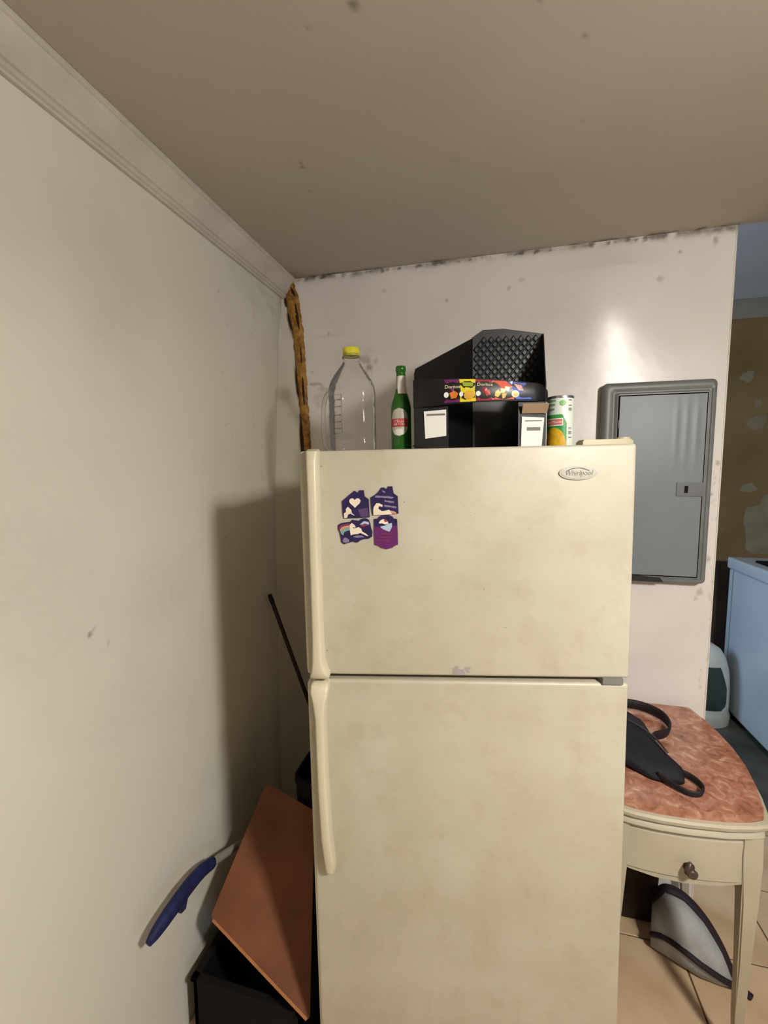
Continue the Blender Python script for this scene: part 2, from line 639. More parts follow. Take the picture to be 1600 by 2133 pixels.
# crown moulding on the left wall
prof = [(.0, 0), (.059, 0), (.060, -.006), (.055, -.010), (.051, -.012), (.050, -.017), (.044, -.026), (.036, -.038), (.029, -.050), (.024, -.057), (.0225, -.060),
        (.0225, -.0635), (.017, -.066), (.0145, -.069), (.0145, -.0735), (.009, -.0765), (.008, -.082), (0, -.083)]
bm = B()
rings = []
for k, y in enumerate(rng(RY, -.006, .12)):
    wob = .0008 * math.sin(k * 1.7)
    rings.append([bm.verts.new((x + .001, y, H - .0005 + z * (1 + wob * 10))) for x, z in prof])
for a, b2 in zip(rings, rings[1:]):
    for k in range(len(prof)):
        bm.faces.new((a[k], a[(k + 1) % len(prof)], b2[(k + 1) % len(prof)], b2[k]))
bm.faces.new(rings[0])
bm.faces.new(rings[-1][::-1])
struct(obj('trim_1', bm, M_trim), 'off-white crown moulding along the left wall under the ceiling')

# plaster that rounds the left wall into the torn corner
PL = [(.012, 2.358), (.018, 2.30), (.036, 2.22), (.048, 2.10), (.056, 1.99), (.068, 1.85), (.078, 1.71), (.088, 1.55), (.096, 1.30), (.100, .90), (.104, .40), (.104, FLOOR)]
bm = B()
ra, rb, rc = [], [], []
for x, z in PL:
    ra.append(bm.verts.new((.0006, -x * 1.3 - .004, z)))
    rb.append(bm.verts.new((x * .38, -x * .42 - .003, z)))
    rc.append(bm.verts.new((x, -.002, z)))
for r_, q in ((ra, rb), (rb, rc)):
    for k in range(len(PL) - 1):
        bm.faces.new((r_[k], r_[k + 1], q[k + 1], q[k]))
obj('plaster_fillet', bm, mat('fillet_plaster', srgb(208, 203, 189), .6, 0, .3, .05, 6), wall_l, smooth=True)

# expanding foam / torn jute filling the corner joint
rnd = random.Random(5)
bm = B()
FLz = [2.438, 2.40, 2.36, 2.30, 2.22, 2.10, 1.99, 1.85, 1.71, 1.55]
FLl = [.020, .028, .010, .020, .039, .050, .058, .070, .079, .090]
FLr = [.052, .058, .074, .080, .092, .099, .104, .111, .118, .124]
rows = []
zz = rng(1.55, 2.438, .009)[::-1]
for i, z in enumerate(zz):
    l = np.interp(z, FLz[::-1], FLl[::-1]) + rnd.uniform(-.003, .003)
    r_ = np.interp(z, FLz[::-1], FLr[::-1]) + rnd.uniform(-.0025, .0025)
    row = []
    for k in range(8):
        t = k / 7
        d = .003 + .012 * math.sin(PI * min(1, max(0, t))) ** .6 + rnd.uniform(-.003, .003)
        if k in (0, 7):
            d = .001
        row.append(bm.verts.new((l + (r_ - l) * t, -d, z)))
    rows.append(row)
for a, b2 in zip(rows, rows[1:]):
    for k in range(7):
        bm.faces.new((a[k], a[k + 1], b2[k + 1], b2[k]))
m = mat('amber_foam', srgb(178, 132, 58), .6, 0, .4, .1, 45, .6, 90, var2=srgb(116, 76, 28))
obj('foam_filler', bm, m, wall_b, smooth=True)
# dark open cracks beside the foam
bm = B()
for (x0, side, z0, z1, wd) in ((0, 1, 2.33, 2.22, .007), (0, 0, 2.30, 2.20, .005), (0, 1, 2.02, 1.90, .006), (0, 0, 2.08, 1.92, .004), (0, 0, 1.86, 1.60, .009), (0, 1, 2.15, 2.08, .003), (0, 0, 2.36, 2.32, .006), (0, 1, 2.40, 2.36, .008)):
    a, b2 = [], []
    for t in np.linspace(0, 1, 9):
        z = z0 + (z1 - z0) * t
        e = np.interp(z, FLz[::-1], (FLr if side else FLl)[::-1]) + (-.012 if side else .006)
        ww = wd * math.sin(PI * (t * .94 + .03)) + rnd.uniform(0, .0015)
        a.append(bm.verts.new((e - ww + rnd.uniform(-.001, .001), -.0155, z)))
        b2.append(bm.verts.new((e + ww * .6, -.0155, z)))
    for k in range(8):
        bm.faces.new((a[k], b2[k], b2[k + 1], a[k + 1]))
obj('foam_crack', bm, mat('foam_crack_brown', srgb(58, 36, 16), .8, 0, .2, .2, 60), wall_b)

# floor: screed with beige tiles
M_grout = mat('floor_grout', srgb(104, 78, 52), .9, 0, .2)
TEND = .56      # the tiles run on a little way through the opening
flo = struct(obj('floor', box(0, RX, RY, TEND, FLOOR - .08, FLOOR - .004), M_grout))
M_tile = mat('beige_tile', srgb(206, 180, 148), .42, 0, .4, .08, 5, .05, 60, var2=srgb(184, 156, 122))
TS, GR = .333, .006
tile_me = {}
for i in range(-5, 9):
    for j in range(-15, 4):
        x0, y0 = 1.612 + i * TS, -.136 + (j - 1) * TS
        xa, xb, ya, yb = max(x0, .001), min(x0 + TS - GR, RX), max(y0, RY), min(y0 + TS - GR, TEND - .002)
        if xb - xa < .02 or yb - ya < .02:
            continue
        key = (round(xb - xa, 3), round(yb - ya, 3))
        if key not in tile_me:
            t_ = box(0, xb - xa, 0, yb - ya, -.006, 0, .0012, 1)
            me = bpy.data.meshes.new('tile')
            bmesh.ops.recalc_face_normals(t_, faces=t_.faces)
            t_.to_mesh(me)
            t_.free()
            me.materials.append(M_tile)
            tile_me[key] = me
        t_ = bpy.data.objects.new('tile', tile_me[key])
        COL.objects.link(t_)
        t_.parent = flo
        t_.location = (xa, ya, FLOOR)
struct(obj('floor_laundry', box(0, RX, TEND, 2.1, FLOOR - .08, FLOOR - .002), mat('dark_concrete', srgb(92, 92, 84), .55, 0, .4, .25, 4, .2, 30, var2=srgb(60, 60, 56))))

# pendant lamp (behind and to the right of the viewer)
lamp = thing('pendant_lamp', 'small white pendant lamp hanging behind the viewer', 'lamp', (LAMP[0], LAMP[1], H))
LD = LAMP[2] - H
obj('canopy', lathe([(0, -.002), (.06, -.002), (.062, -.010), (.04, -.024), (0, -.024)], 32), M_white, lamp, smooth='auto')
obj('cord', tube([(0, 0, -.02), (0, 0, LD + .16)], .004, 8), M_white, lamp)
obj('socket', lathe([(0, LD + .165), (.022, LD + .160), (.026, LD + .12), (.05, LD + .105), (0, LD + .105)], 24), M_white, lamp, smooth='auto')
m, nt, b = node_mat('lamp_diffuser')
b.inputs['Base Color'].default_value = (.9, .88, .8, 1)
b.inputs['Emission Color'].default_value = (*LAMP_COL, 1)
b.inputs['Emission Strength'].default_value = 5
obj('globe', lathe([(.045, LD + .105), (.075, LD + .09), (.10, LD + .055), (.105, LD + .015), (.10, LD + .004)], 40), m, lamp, smooth=True)
area_light('lamp_down', (0, 0, LD - .012), (0, 0, 0), .20, .20, LAMP_DOWN, LAMP_COL, lamp, 'DISK')
pd = bpy.data.lights.new('lamp_glow', 'POINT')
pd.energy = LAMP_ALL
pd.color = LAMP_COL
pd.shadow_soft_size = .085
po = bpy.data.objects.new('lamp_glow', pd)
COL.objects.link(po)
po.parent = lamp
po.location = (0, 0, LD - .10)

# ------------------------------------------------------------------ refrigerator
FR = .1813
LEAN = math.radians(-.9)
fa = Vector((math.cos(FR), math.sin(FR), 0))
fb = Vector((-math.sin(FR), math.cos(FR), 0))
FO = Vector((.4806, -.8932, 0))
FW, FZ = .75, 1.655
fridge = thing('refrigerator', 'cream top-freezer refrigerator standing by the corner', 'refrigerator', FO + fa * (.026 - .0157 * FLOOR) + Vector((0, 0, FLOOR)), (0, LEAN, FR))


def top_pt(a, t, z=None):
    """world point for something standing on the refrigerator at width a, depth t"""
    p = FO + fa * a + fb * t
    p.z = FZ - .006 + .0157 * a + .0012 if z is None else z
    return p


obj('cabinet', box(.004, FW - .004, .062, .70, FLOOR + .05, FZ - .006, .006), M_cream, fridge, smooth='auto')
obj('kickplate', box(.02, FW - .02, .075, .10, FLOOR + .012, FLOOR + .05), M_dark, fridge)
for x, y in ((.05, .12), (.05, .64), (.70, .12), (.70, .64)):
    obj('levelling_foot', lathe([(0, FLOOR), (.018, FLOOR), (.018, FLOOR + .008), (.006, FLOOR + .01), (.006, FLOOR + .06), (0, FLOOR + .06)], 12, bm=None, cx=x, cy=y), M_greyp, fridge)
GAP0, GAP1 = 1.1075, 1.1205
fz_door = obj('freezer_door', box(0, FW, 0, .052, GAP1, FZ, .007, 3), M_cream, fridge, smooth='auto')
obj('gasket', box(.012, FW - .012, .052, .063, GAP1 + .006, FZ - .012), M_gask, fz_door)
rf_door = obj('refrigerator_door', box(0, FW, 0, .052, FLOOR + .085, GAP0, .009, 4), M_cream, fridge, smooth='auto')
obj('gasket', box(.012, FW - .012, .052, .063, FLOOR + .095, GAP0 - .006), M_gask, rf_door)
obj('divider_rail', box(.01, FW - .01, .045, .07, GAP0 - .004, GAP1 + .004), M_gask, fridge)


def handle(pts):
    """grip bar: pts = [(a_left, a_right, t_front, t_back, z)] from top to bottom"""
    bm = B()
    rr = []
    for al, ar, tf, tb, z in pts:
        e = min(.005, (ar - al) * .3)
        rr.append([bm.verts.new(c) for c in ((al, tb, z), (al, tf + e, z), (al + e * .4, tf + e * .3, z), (al + e, tf, z), (ar - e, tf, z), (ar - e * .4, tf + e * .3, z), (ar, tf + e, z), (ar, tb, z))])
    for a, b2 in zip(rr, rr[1:]):
        for k in range(8):
            bm.faces.new((a[k], a[(k + 1) % 8], b2[(k + 1) % 8], b2[k]))
    bm.faces.new(rr[0])
    bm.faces.new(rr[-1][::-1])
    return bm


h1 = handle([(.022, .046, -.016, .004, 1.658), (.021, .048, -.030, .004, 1.653), (.023, .046, -.038, .003, 1.63), (.024, .044, -.040, .003, 1.45), (.023, .044, -.040, .003, 1.22),
             (.021, .045, -.039, .003, 1.165), (.018, .050, -.038, .003, 1.142), (.013, .056, -.034, .003, 1.130), (.012, .056, -.026, .003, 1.1215), (.016, .052, -.018, .003, 1.1180)])
obj('handle', h1, M_cream2, fz_door, smooth='auto')
h2 = handle([(.018, .050, -.018, .003, 1.1105), (.013, .055, -.028, .003, 1.105), (.013, .054, -.037, .003, 1.092), (.019, .048, -.041, .003, 1.065), (.023, .044, -.041, .003, 1.03), (.024, .045, -.041, .003, .85),
             (.027, .049, -.038, .002, .72), (.031, .054, -.032, .002, .66), (.033, .056, -.027, .002, .625), (.034, .055, -.018, .002, .618)])
obj('handle', h2, M_cream2, rf_door, smooth='auto')
# recessed finger channel edge beside the bars
obj('edge_strip', box(-.0015, .004, .004, .048, GAP1 + .01, FZ - .01, .001, 1), M_cream2, fz_door)
obj('edge_strip', box(-.0015, .004, .004, .048, FLOOR + .10, GAP0 - .01, .001, 1), M_cream2, rf_door)
# hinge cover on the top right and hinge in the gap
hc = prism([(.648, .035), (.74, .030), (.760, .038), (.764, .055), (.760, .085), (.70, .095), (.652, .09), (.645, .06)], FZ - .002, FZ + .013, 'xy', bev=.003)
add_tube(hc, [(.742, .052, FZ - .001), (.742, .052, FZ + .017)], .016, 18)
obj('hinge_cover', hc, mat('hinge_cover_plastic', srgb(186, 176, 146), .4, 0, .5), fridge, smooth='auto')
obj('hinge', prism([(.690, -.004), (.735, -.004), (.738, .05), (.684, .05)], GAP0 - .0015, GAP1 + .0015, 'xy', bev=.001), M_greyp, fridge, smooth='auto')
# maker's oval badge
bd = [(.6255 + .042 * math.cos(2 * PI * k / 40), 1.6035 + .0157 * math.sin(2 * PI * k / 40)) for k in range(40)]
bdi = [(.6255 + .037 * math.cos(2 * PI * k / 40), 1.6035 + .0125 * math.sin(2 * PI * k / 40)) for k in range(40)]
zoff = -.0157 * .6255
bd = [(a, z + zoff) for a, z in bd]
bdi = [(a, z + zoff) for a, z in bdi]
badge = obj('badge', prism(bd, -.0035, .001, 'xz', bev=.001), mat('badge_chrome', srgb(205, 203, 192), .25, .6), fz_door, smooth='auto')
obj('badge_field', prism(bdi, -.0040, -.002), mat('badge_field_grey', srgb(178, 174, 160), .35, .2), badge)
obj('badge_swoosh', tube(spline([(.600, -.0042, 1.607 + zoff), (.612, -.0042, 1.613 + zoff), (.63, -.0042, 1.614 + zoff), (.648, -.0042, 1.608 + zoff)], 5), .0009, 6), mat('badge_swoosh_grey', srgb(96, 94, 88), .4), badge)
obj('badge_lettering', text_mesh('Whirlpool', .0155, lambda x, y: (.6255 + x * .92, -.0043, 1.6025 + zoff + y), .25), mat('badge_ink', srgb(92, 90, 84), .4), badge)
# scuff on the freezer door above the gap
sc = B()
rnd = random.Random(11)
for k in range(16):
    cx_, cz_ = .362 + rnd.uniform(-.017, .022), 1.1395 - .006 + rnd.uniform(-.0075, .0075)
    prism([(cx_ + rnd.uniform(.5, 1.2) * .007 * math.cos(t), cz_ + rnd.uniform(.5, 1.2) * .005 * math.sin(t)) for t in np.linspace(0, 2 * PI, 9)[:-1]], -.0003 - k * .00001, .0002, 'xz', sc)
obj('scuff_mark', sc, mat('scuff_grey', srgb(160, 152, 148), .6), fz_door)
sp = B()
for (x, z, r_) in ((.05, 1.62, .0022), (.24, 1.534, .0018), (.30, 1.40, .0016), (.12, 1.29, .0015), (.42, 1.33, .0018), (.05, 1.18, .0018), (.52, 1.47, .0015), (.47, 1.24, .0016), (.40, 1.505, .0012)):
    prism([(x + r_ * .7 * math.cos(t) * 1.3, z + r_ * .7 * math.sin(t)) for t in np.linspace(0, 2 * PI, 8)[:-1]], -.0004, .0002, 'xz', sp)
obj('dirt_speck', sp, mat('dirt_brown', srgb(138, 124, 98), .8), fz_door)['kind'] = 'stuff'

for ch in fridge.children:
    ch.location.z -= FLOOR

# ------------------------------------------------------------------ four fridge magnets
M_navy = mat('magnet_navy', srgb(44, 34, 78), .35, 0, .5, .12, 40)
M_purple = mat('magnet_purple', srgb(100, 38, 98), .35, 0, .5, .08, 40)
M_mag_white = mat('magnet_print_white', srgb(232, 218, 196), .4)
M_mag_lav = mat('magnet_print_lavender', srgb(134, 120, 150), .4)
M_mag_plum = mat('magnet_print_plum', srgb(86, 66, 104), .4)
M_mag_red = mat('magnet_print_red', srgb(176, 50, 60), .4)
M_mag_peach = mat('magnet_print_peach', srgb(206, 144, 122), .4)
M_mag_teal = mat('magnet_print_teal', srgb(120, 158, 150), .4)
M_mag_sky = mat('magnet_print_sky', srgb(170, 190, 206), .4)
M_mag_wine = mat('magnet_print_wine', srgb(130, 52, 80), .4)


def mz(u, v):
    return (.096 + (u / 10 - 21) * .00111, 1.566 + .026 * 0 - (v / 10 - 20) * .001114)


def magnet(name, label, outline, mat_, prints):
    c = mz(sum(p[0] for p in outline) / len(outline), sum(p[1] for p in outline) / len(outline))
    loc = FO + fa * c[0] + fb * -.0001
    loc.z = c[1]
    t = thing(name, label, 'magnet', loc, (0, LEAN, FR), 'unicorn magnets on the freezer door')
    rel = lambda pts: [(mz(*p)[0] - c[0], mz(*p)[1] - c[1]) for p in pts]
    obj('plate', prism(rel(outline), -.0032, -.0002, 'xz', bev=.0005), mat_, t, smooth='auto')
    for i, (nm, pts, mt) in enumerate(prints):
        d = -.0034 - .00012 * i
        obj(nm, prism(rel(pts), d, -.0030), mt, t)
    return t


heart = [(500 + 7.4 * 16 * math.sin(t) ** 3, 460 - 7.2 * (13 * math.cos(t) - 5 * math.cos(2 * t) - 2 * math.cos(3 * t) - math.cos(4 * t))) for t in np.linspace(0, 2 * PI, 30)[:-1]]


def strip(x0, y0, x1, y1, h, seed):
    rnd = random.Random(seed)
    n = 9
    topp = [(x0 + (x1 - x0) * k / n, y0 + (y1 - y0) * k / n - h * rnd.uniform(.35, .75)) for k in range(n + 1)]
    bot = [(x0 + (x1 - x0) * k / n, y0 + (y1 - y0) * k / n + h * rnd.uniform(.35, .75)) for k in range(n + 1)]
    return topp + bot[::-1]


magnet('fridge_magnet', 'dark purple house magnet with a cream heart, upper left of the four',
       [(228, 430), (330, 345), (440, 260), (490, 218), (555, 258), (590, 262), (588, 212), (690, 210), (702, 340), (790, 400), (800, 770), (700, 775), (258, 792), (240, 700)], M_navy,
       [('heart', heart, M_mag_white), ('plum_patch', [(560, 610), (760, 570), (785, 760), (620, 765)], M_mag_plum),
        ('unicorn', [(270, 785), (262, 690), (310, 650), (305, 600), (350, 545), (385, 580), (420, 612), (430, 680), (490, 730), (460, 725), (400, 690), (350, 712), (330, 775)], M_mag_white)])
magnet('fridge_magnet', 'dark purple house magnet with script lines and white unicorn, upper right of the four',
       [(828, 350), (920, 300), (1000, 240), (1052, 152), (1110, 152), (1172, 200), (1188, 132), (1282, 130), (1302, 275), (1390, 335), (1402, 690), (1250, 705), (860, 722), (840, 560)], M_navy,
       [('script_line', strip(925, 335, 1300, 362, 34, 1), M_mag_lav), ('script_line', strip(1115, 430, 1310, 458, 32, 2), M_mag_lav), ('script_line', strip(1110, 525, 1360, 565, 34, 3), M_mag_lav),
        ('script_line', strip(1070, 220, 1130, 250, 26, 4), M_mag_lav),
        ('unicorn', [(880, 718), (878, 620), (890, 550), (950, 470), (1010, 475), (1080, 515), (1070, 550), (1000, 535), (985, 590), (1060, 640), (1130, 628), (1210, 612), (1245, 655), (1270, 704), (1100, 715)], M_mag_white),
        ('tail', [(1225, 630), (1300, 640), (1360, 675), (1350, 694), (1290, 698), (1250, 680)], M_mag_peach)])
magnet('fridge_magnet', 'cloud-shaped magnet with rainbow and leaping white unicorn, lower left of the four',
       [(140, 930), (200, 890), (300, 875), (400, 868), (440, 822), (500, 832), (580, 850), (640, 802), (720, 790), (790, 822), (822, 900), (832, 980), (862, 1080), (852, 1180), (780, 1222), (680, 1220),
        (600, 1250), (560, 1290), (515, 1302), (450, 1270), (360, 1300), (260, 1332), (204, 1290), (192, 1180), (180, 1090), (140, 1010)], M_navy,
       [('rainbow_band', [(160, 985), (200, 930), (300, 905), (392, 895), (392, 935), (300, 950), (220, 975), (175, 1030)], M_mag_wine),
        ('rainbow_band', [(175, 1030), (220, 975), (300, 950), (392, 935), (392, 975), (300, 990), (230, 1015), (188, 1060)], M_mag_peach),
        ('rainbow_band', [(188, 1060), (230, 1015), (300, 990), (392, 975), (395, 1040), (330, 1050), (270, 1080), (250, 1140), (215, 1130)], M_mag_teal),
        ('rainbow_band', [(600, 920), (690, 852), (790, 870), (795, 925), (700, 900), (650, 925)], M_mag_sky),
        ('rainbow_band', [(610, 945), (650, 925), (700, 905), (790, 930), (740, 950), (660, 975)], M_mag_wine),
        ('cloud', [(240, 1290), (235, 1230), (280, 1190), (330, 1210), (375, 1240), (365, 1285), (300, 1300)], M_mag_lav),
        ('cloud', [(450, 1180), (520, 1150), (640, 1150), (690, 1190), (620, 1190), (540, 1200)], M_mag_lav),
        ('unicorn', [(405, 1145), (392, 1050), (390, 930), (430, 885), (475, 915), (515, 960), (500, 985), (450, 970), (470, 1000), (580, 975), (630, 1010), (650, 1070), (720, 1110), (780, 1165), (740, 1160), (650, 1115),
                     (600, 1095), (560, 1120), (470, 1125)], M_mag_white)])
magnet('fridge_magnet', 'purple plaque magnet with unicorn head, lower right of the four',
       [(900, 800), (985, 795), (1002, 752), (1080, 722), (1200, 720), (1280, 750), (1312, 800), (1380, 805), (1390, 1080), (1390, 1342), (1312, 1362), (1280, 1402), (1150, 1432), (1030, 1402), (980, 1352), (900, 1340), (898, 1080)], M_purple,
       [('night_sky', [(904, 808), (990, 800), (1006, 758), (1080, 728), (1200, 726), (1276, 756), (1308, 806), (1376, 810), (1380, 930), (1280, 960), (1180, 900), (1060, 970), (904, 960)], M_navy),
        ('unicorn', [(1000, 870), (1040, 825), (1085, 805), (1140, 815), (1190, 860), (1200, 900), (1130, 915), (1060, 890), (1010, 895)], M_mag_white),
        ('mane', [(1100, 830), (1130, 808), (1175, 830), (1170, 860), (1130, 865)], M_mag_red),
        ('scarf', [(1025, 955), (1120, 940), (1200, 900), (1270, 885), (1275, 960), (1240, 1030), (1215, 1068), (1140, 1040), (1070, 1005)], M_mag_sky),
        ('script_line', strip(1040, 1110, 1260, 1120, 14, 5), M_mag_wine), ('script_line', strip(1010, 1180, 1280, 1185, 16, 6), M_mag_wine), ('script_line', strip(970, 1245, 1200, 1250, 16, 7), M_mag_wine)])


# ------------------------------------------------------------------ things standing on the refrigerator
# clear juice jug
def thin_clear(name, tint, gloss=.9, rough=.03):
    m = bpy.data.materials.new(name)
    m.use_nodes = True
    nt = m.node_tree
    nt.nodes.remove(nt.nodes['Principled BSDF'])
    out = nt.nodes['Material Output']
    tr = nt.nodes.new('ShaderNodeBsdfTransparent')
    tr.inputs[0].default_value = (*tint, 1)
    gl = nt.nodes.new('ShaderNodeBsdfGlossy')
    gl.inputs['Roughness'].default_value = rough
    gl.inputs['Color'].default_value = (gloss, gloss, gloss, 1)
    fz = nt.nodes.new('ShaderNodeFresnel')
    fz.inputs['IOR'].default_value = 1.2
    nz = nt.nodes.new('ShaderNodeTexNoise')
    nz.inputs['Scale'].default_value = 30
    tc = nt.nodes.new('ShaderNodeTexCoord')
    nt.links.new(tc.outputs['Object'], nz.inputs['Vector'])
    bp = nt.nodes.new('ShaderNodeBump')
    bp.inputs['Strength'].default_value = .25
    bp.inputs['Distance'].default_value = .01
    nt.links.new(nz.outputs['Fac'], bp.inputs['Height'])
    nt.links.new(bp.outputs[0], gl.inputs['Normal'])
    nt.links.new(bp.outputs[0], fz.inputs['Normal'])
    mx = nt.nodes.new('ShaderNodeMixShader')
    nt.links.new(fz.outputs[0], mx.inputs[0])
    nt.links.new(tr.outputs[0], mx.inputs[1])
    nt.links.new(gl.outputs[0], mx.inputs[2])
    df = nt.nodes.new('ShaderNodeBsdfDiffuse')
    df.inputs[0].default_value = (.9, .9, .88, 1)
    m2 = nt.nodes.new('ShaderNodeMixShader')
    m2.inputs[0].default_value = .05
    nt.links.new(mx.outputs[0], m2.inputs[1])
    nt.links.new(df.outputs[0], m2.inputs[2])
    nt.links.new(m2.outputs[0], out.inputs['Surface'])
    return m


M_pet = thin_clear('clear_plastic', (.94, .935, .92))
M_frost = thin_clear('embossed_plastic', (.80, .80, .79), .9, .25)
jug = thing('juice_jug', 'empty clear plastic gallon jug with yellow cap on the refrigerator', 'jug', top_pt(.074, .38), (0, LEAN, FR))
HJ = .333
jp = [(0, .004), (.05, .004), (.060, .001), (.067, .008), (.070, .022), (.071, .05), (.0695, .056), (.071, .062), (.071, .16), (.0695, .166), (.071, .172), (.071, .20), (.069, .216), (.063, .232), (.054, .248),
      (.043, .264), (.034, .277), (.028, .286), (.0255, .293), (.0245, .300), (.0285, .302), (.0285, .306), (.0245, .308), (.0245, .322)]
obj('bottle', lathe(jp, 48, sq=.18), M_pet, jug, smooth=True)
cap = lathe([(.0265, .309), (.0265, .313), (.0255, .3135)], 40)
obj('tamper_ring', cap, mat('cap_ring_yellow', srgb(196, 182, 40), .4), jug, smooth='auto')
cp = B()
n = 48
rr = []
for z, r0 in ((.3145, .0265), (.331, .0262), (.3335, .0245), (.3335, 0)):
    if r0 == 0:
        rr.append([cp.verts.new((0, 0, z))])
    else:
        rr.append([cp.verts.new(((r0 - (.0008 if k % 2 and z < .332 else 0)) * math.cos(2 * PI * k / n), (r0 - (.0008 if k % 2 and z < .332 else 0)) * math.sin(2 * PI * k / n), z)) for k in range(n)])
for a, b2 in zip(rr, rr[1:]):
    for k in range(n):
        if len(b2) == 1:
            cp.faces.new((a[k], a[(k + 1) % n], b2[0]))
        else:
            cp.faces.new((a[k], a[(k + 1) % n], b2[(k + 1) % n], b2[k]))
obj('cap', cp, mat('cap_yellow', srgb(226, 214, 44), .4, 0, .5), jug, smooth='auto')
obj('handle', tube(spline([(-.062, -.01, .205), (-.080, -.012, .19), (-.090, -.012, .15), (-.092, -.012, .08), (-.086, -.012, .035), (-.066, -.01, .018)], 6), [.008] * 31, 12, squash=(1.1, .8)), M_pet, jug, smooth=True)
# embossed grip panels
for (z0, z1) in ((.07, .185),):
    f = tube([(-.052, -.0545, z0), (-.024, -.068, z0), (-.024, -.068, z1), (-.052, -.0545, z1), (-.052, -.0545, z0)], .0016, 6)
    obj('embossed_panel', f, M_frost, jug, smooth=True)
for z in (.085, .105, .125, .15, .17):
    obj('embossed_rib', tube([(-.049, -.056, z), (-.028, -.0665, z)], .0022, 6), M_frost, jug, smooth=True)
m, nt, b = node_mat('pink_tint')
b.inputs['Base Color'].default_value = srgb(196, 120, 120)
b.inputs['Roughness'].default_value = .2
b.inputs['Alpha'].default_value = .45
obj('pink_base', lathe([(0, .006), (.058, .006), (.066, .012), (.067, .020), (0, .020)], 36, sq=.18), m, jug, smooth='auto')  # translucent pink layer in the bottom of the jug

# green beer bottle
beer = thing('beer_bottle', 'green glass beer bottle with white neck label on the refrigerator', 'bottle', top_pt(.229, .275), (0, LEAN, FR))
ZB = .250
bp_ = [(0, .003), (.024, .003), (.0295, .001), (.0305, .006), (.0305, .125), (.0300, .135), (.0275, .148), (.0225, .163), (.0175, .178), (.0150, .192), (.0138, .210), (.0132, .228), (.0132, .234), (.0148, .236), (.0150, .244), (.0140, .250)]
bi = [(max(0, r - .0026), min(z + .003, .25)) for r, z in bp_[1:]]
prof = bp_ + bi[::-1] + [(0, .006)]
m, nt, b = node_mat('green_glass')
b.inputs['Base Color'].default_value = srgb(58, 132, 46)
b.inputs['Transmission Weight'].default_value = .55
b.inputs['Roughness'].default_value = .06
b.inputs['IOR'].default_value = 1.45
nz = nt.nodes.new('ShaderNodeTexNoise')
nz.inputs['Scale'].default_value = 40
bpn = nt.nodes.new('ShaderNodeBump')
bpn.inputs['Strength'].default_value = .03
nt.links.new(nz.outputs['Fac'], bpn.inputs['Height'])
nt.links.new(bpn.outputs[0], b.inputs['Normal'])
obj('glass', lathe(prof, 40), m, beer, smooth=True)
CAMA = math.atan2(-1.006 - .275, .266 - .229)      # direction from the bottle to the viewer


def beer_r(z):
    return float(np.interp(z, [p[1] for p in bp_[3:]], [p[0] for p in bp_[3:]])) + .0004


M_lab_silver = mat('beer_label_silver', srgb(196, 192, 176), .35, .2)
M_lab_white = mat('beer_label_white', srgb(226, 224, 216), .4)
M_lab_red = mat('beer_label_red', srgb(182, 34, 44), .45)
M_lab_gold = mat('beer_label_gold', srgb(166, 142, 96), .4, .3)
lb = []
for t in np.linspace(-1, 1, 21):
    hw = .026 * math.sqrt(max(0, 1 - abs(t) ** 2.6)) + .0004
    lb.append((.092 + .039 * t, -hw, hw, CAMA - .25))
obj('label', patch(lb, beer_r, 0, 0, 16), M_lab_silver, beer, smooth=True)
lb2 = [(z, -.0255, .0255, CAMA - .25) for z in (.079, .0835, .088, .0925, .097, .1015)]
lab = obj('label_band', patch(lb2, lambda z: beer_r(z) + .0005, 0, 0, 16), M_lab_red, beer, smooth=True)
lb3 = [(z, -.012 * (1 - ((z - .064) / .010) ** 2) - .004, .012 * (1 - ((z - .064) / .010) ** 2) + .004, CAMA - .25) for z in np.linspace(.055, .073, 7)]
obj('label_seal', patch(lb3, lambda z: beer_r(z) + .0005, 0, 0, 10), M_lab_white, beer, smooth=True)


def wrap(R, a0, z0):
    return lambda x, y: (R * math.cos(a0 + x / R), R * math.sin(a0 + x / R), z0 + y)


obj('label_lettering', text_mesh('STELLA', .0105, wrap(.0315, CAMA - .25, .0945)), M_lab_white, beer)
obj('label_lettering', text_mesh('ARTOIS', .0105, wrap(.0315, CAMA - .25, .0855)), M_lab_white, beer)
nk = [(z, -.016, .016, CAMA + .35) for z in np.linspace(.172, .222, 9)]
obj('neck_label', patch(nk, beer_r, 0, 0, 12), M_lab_white, beer, smooth=True)
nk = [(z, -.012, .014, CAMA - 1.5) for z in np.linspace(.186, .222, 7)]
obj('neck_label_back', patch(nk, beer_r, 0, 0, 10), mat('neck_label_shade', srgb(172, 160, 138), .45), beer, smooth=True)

# black snack display carton
BZ = top_pt(.44, .3).z
carton = thing('display_carton', 'open black cardboard snack display carton on the refrigerator', 'box', top_pt(.44, .35), (0, LEAN, FR))
T0, A0 = .35, .44


def cp3(a, t, z):
    return (a - A0, t - T0, z - BZ)


def slab(pts, th, nrm):
    bm = B()
    nv = Vector(nrm).normalized() * th
    a = [bm.verts.new(cp3(*p)) for p in pts]
    b2 = [bm.verts.new(Vector(cp3(*p)) + nv) for p in pts]
    n_ = len(pts)
    bm.faces.new(a)
    bm.faces.new(b2[::-1])
    for k in range(n_):
        bm.faces.new((a[k], b2[k], b2[(k + 1) % n_], a[(k + 1) % n_]))
    return bm


zb = BZ + .001
obj('left_side', slab([(.266, .2, zb), (.444, .4, zb), (.444, .4, 2.012), (.270, .206, 1.884), (.266, .2, 1.87)], .003, (1, -.6, 0)), M_black, carton)
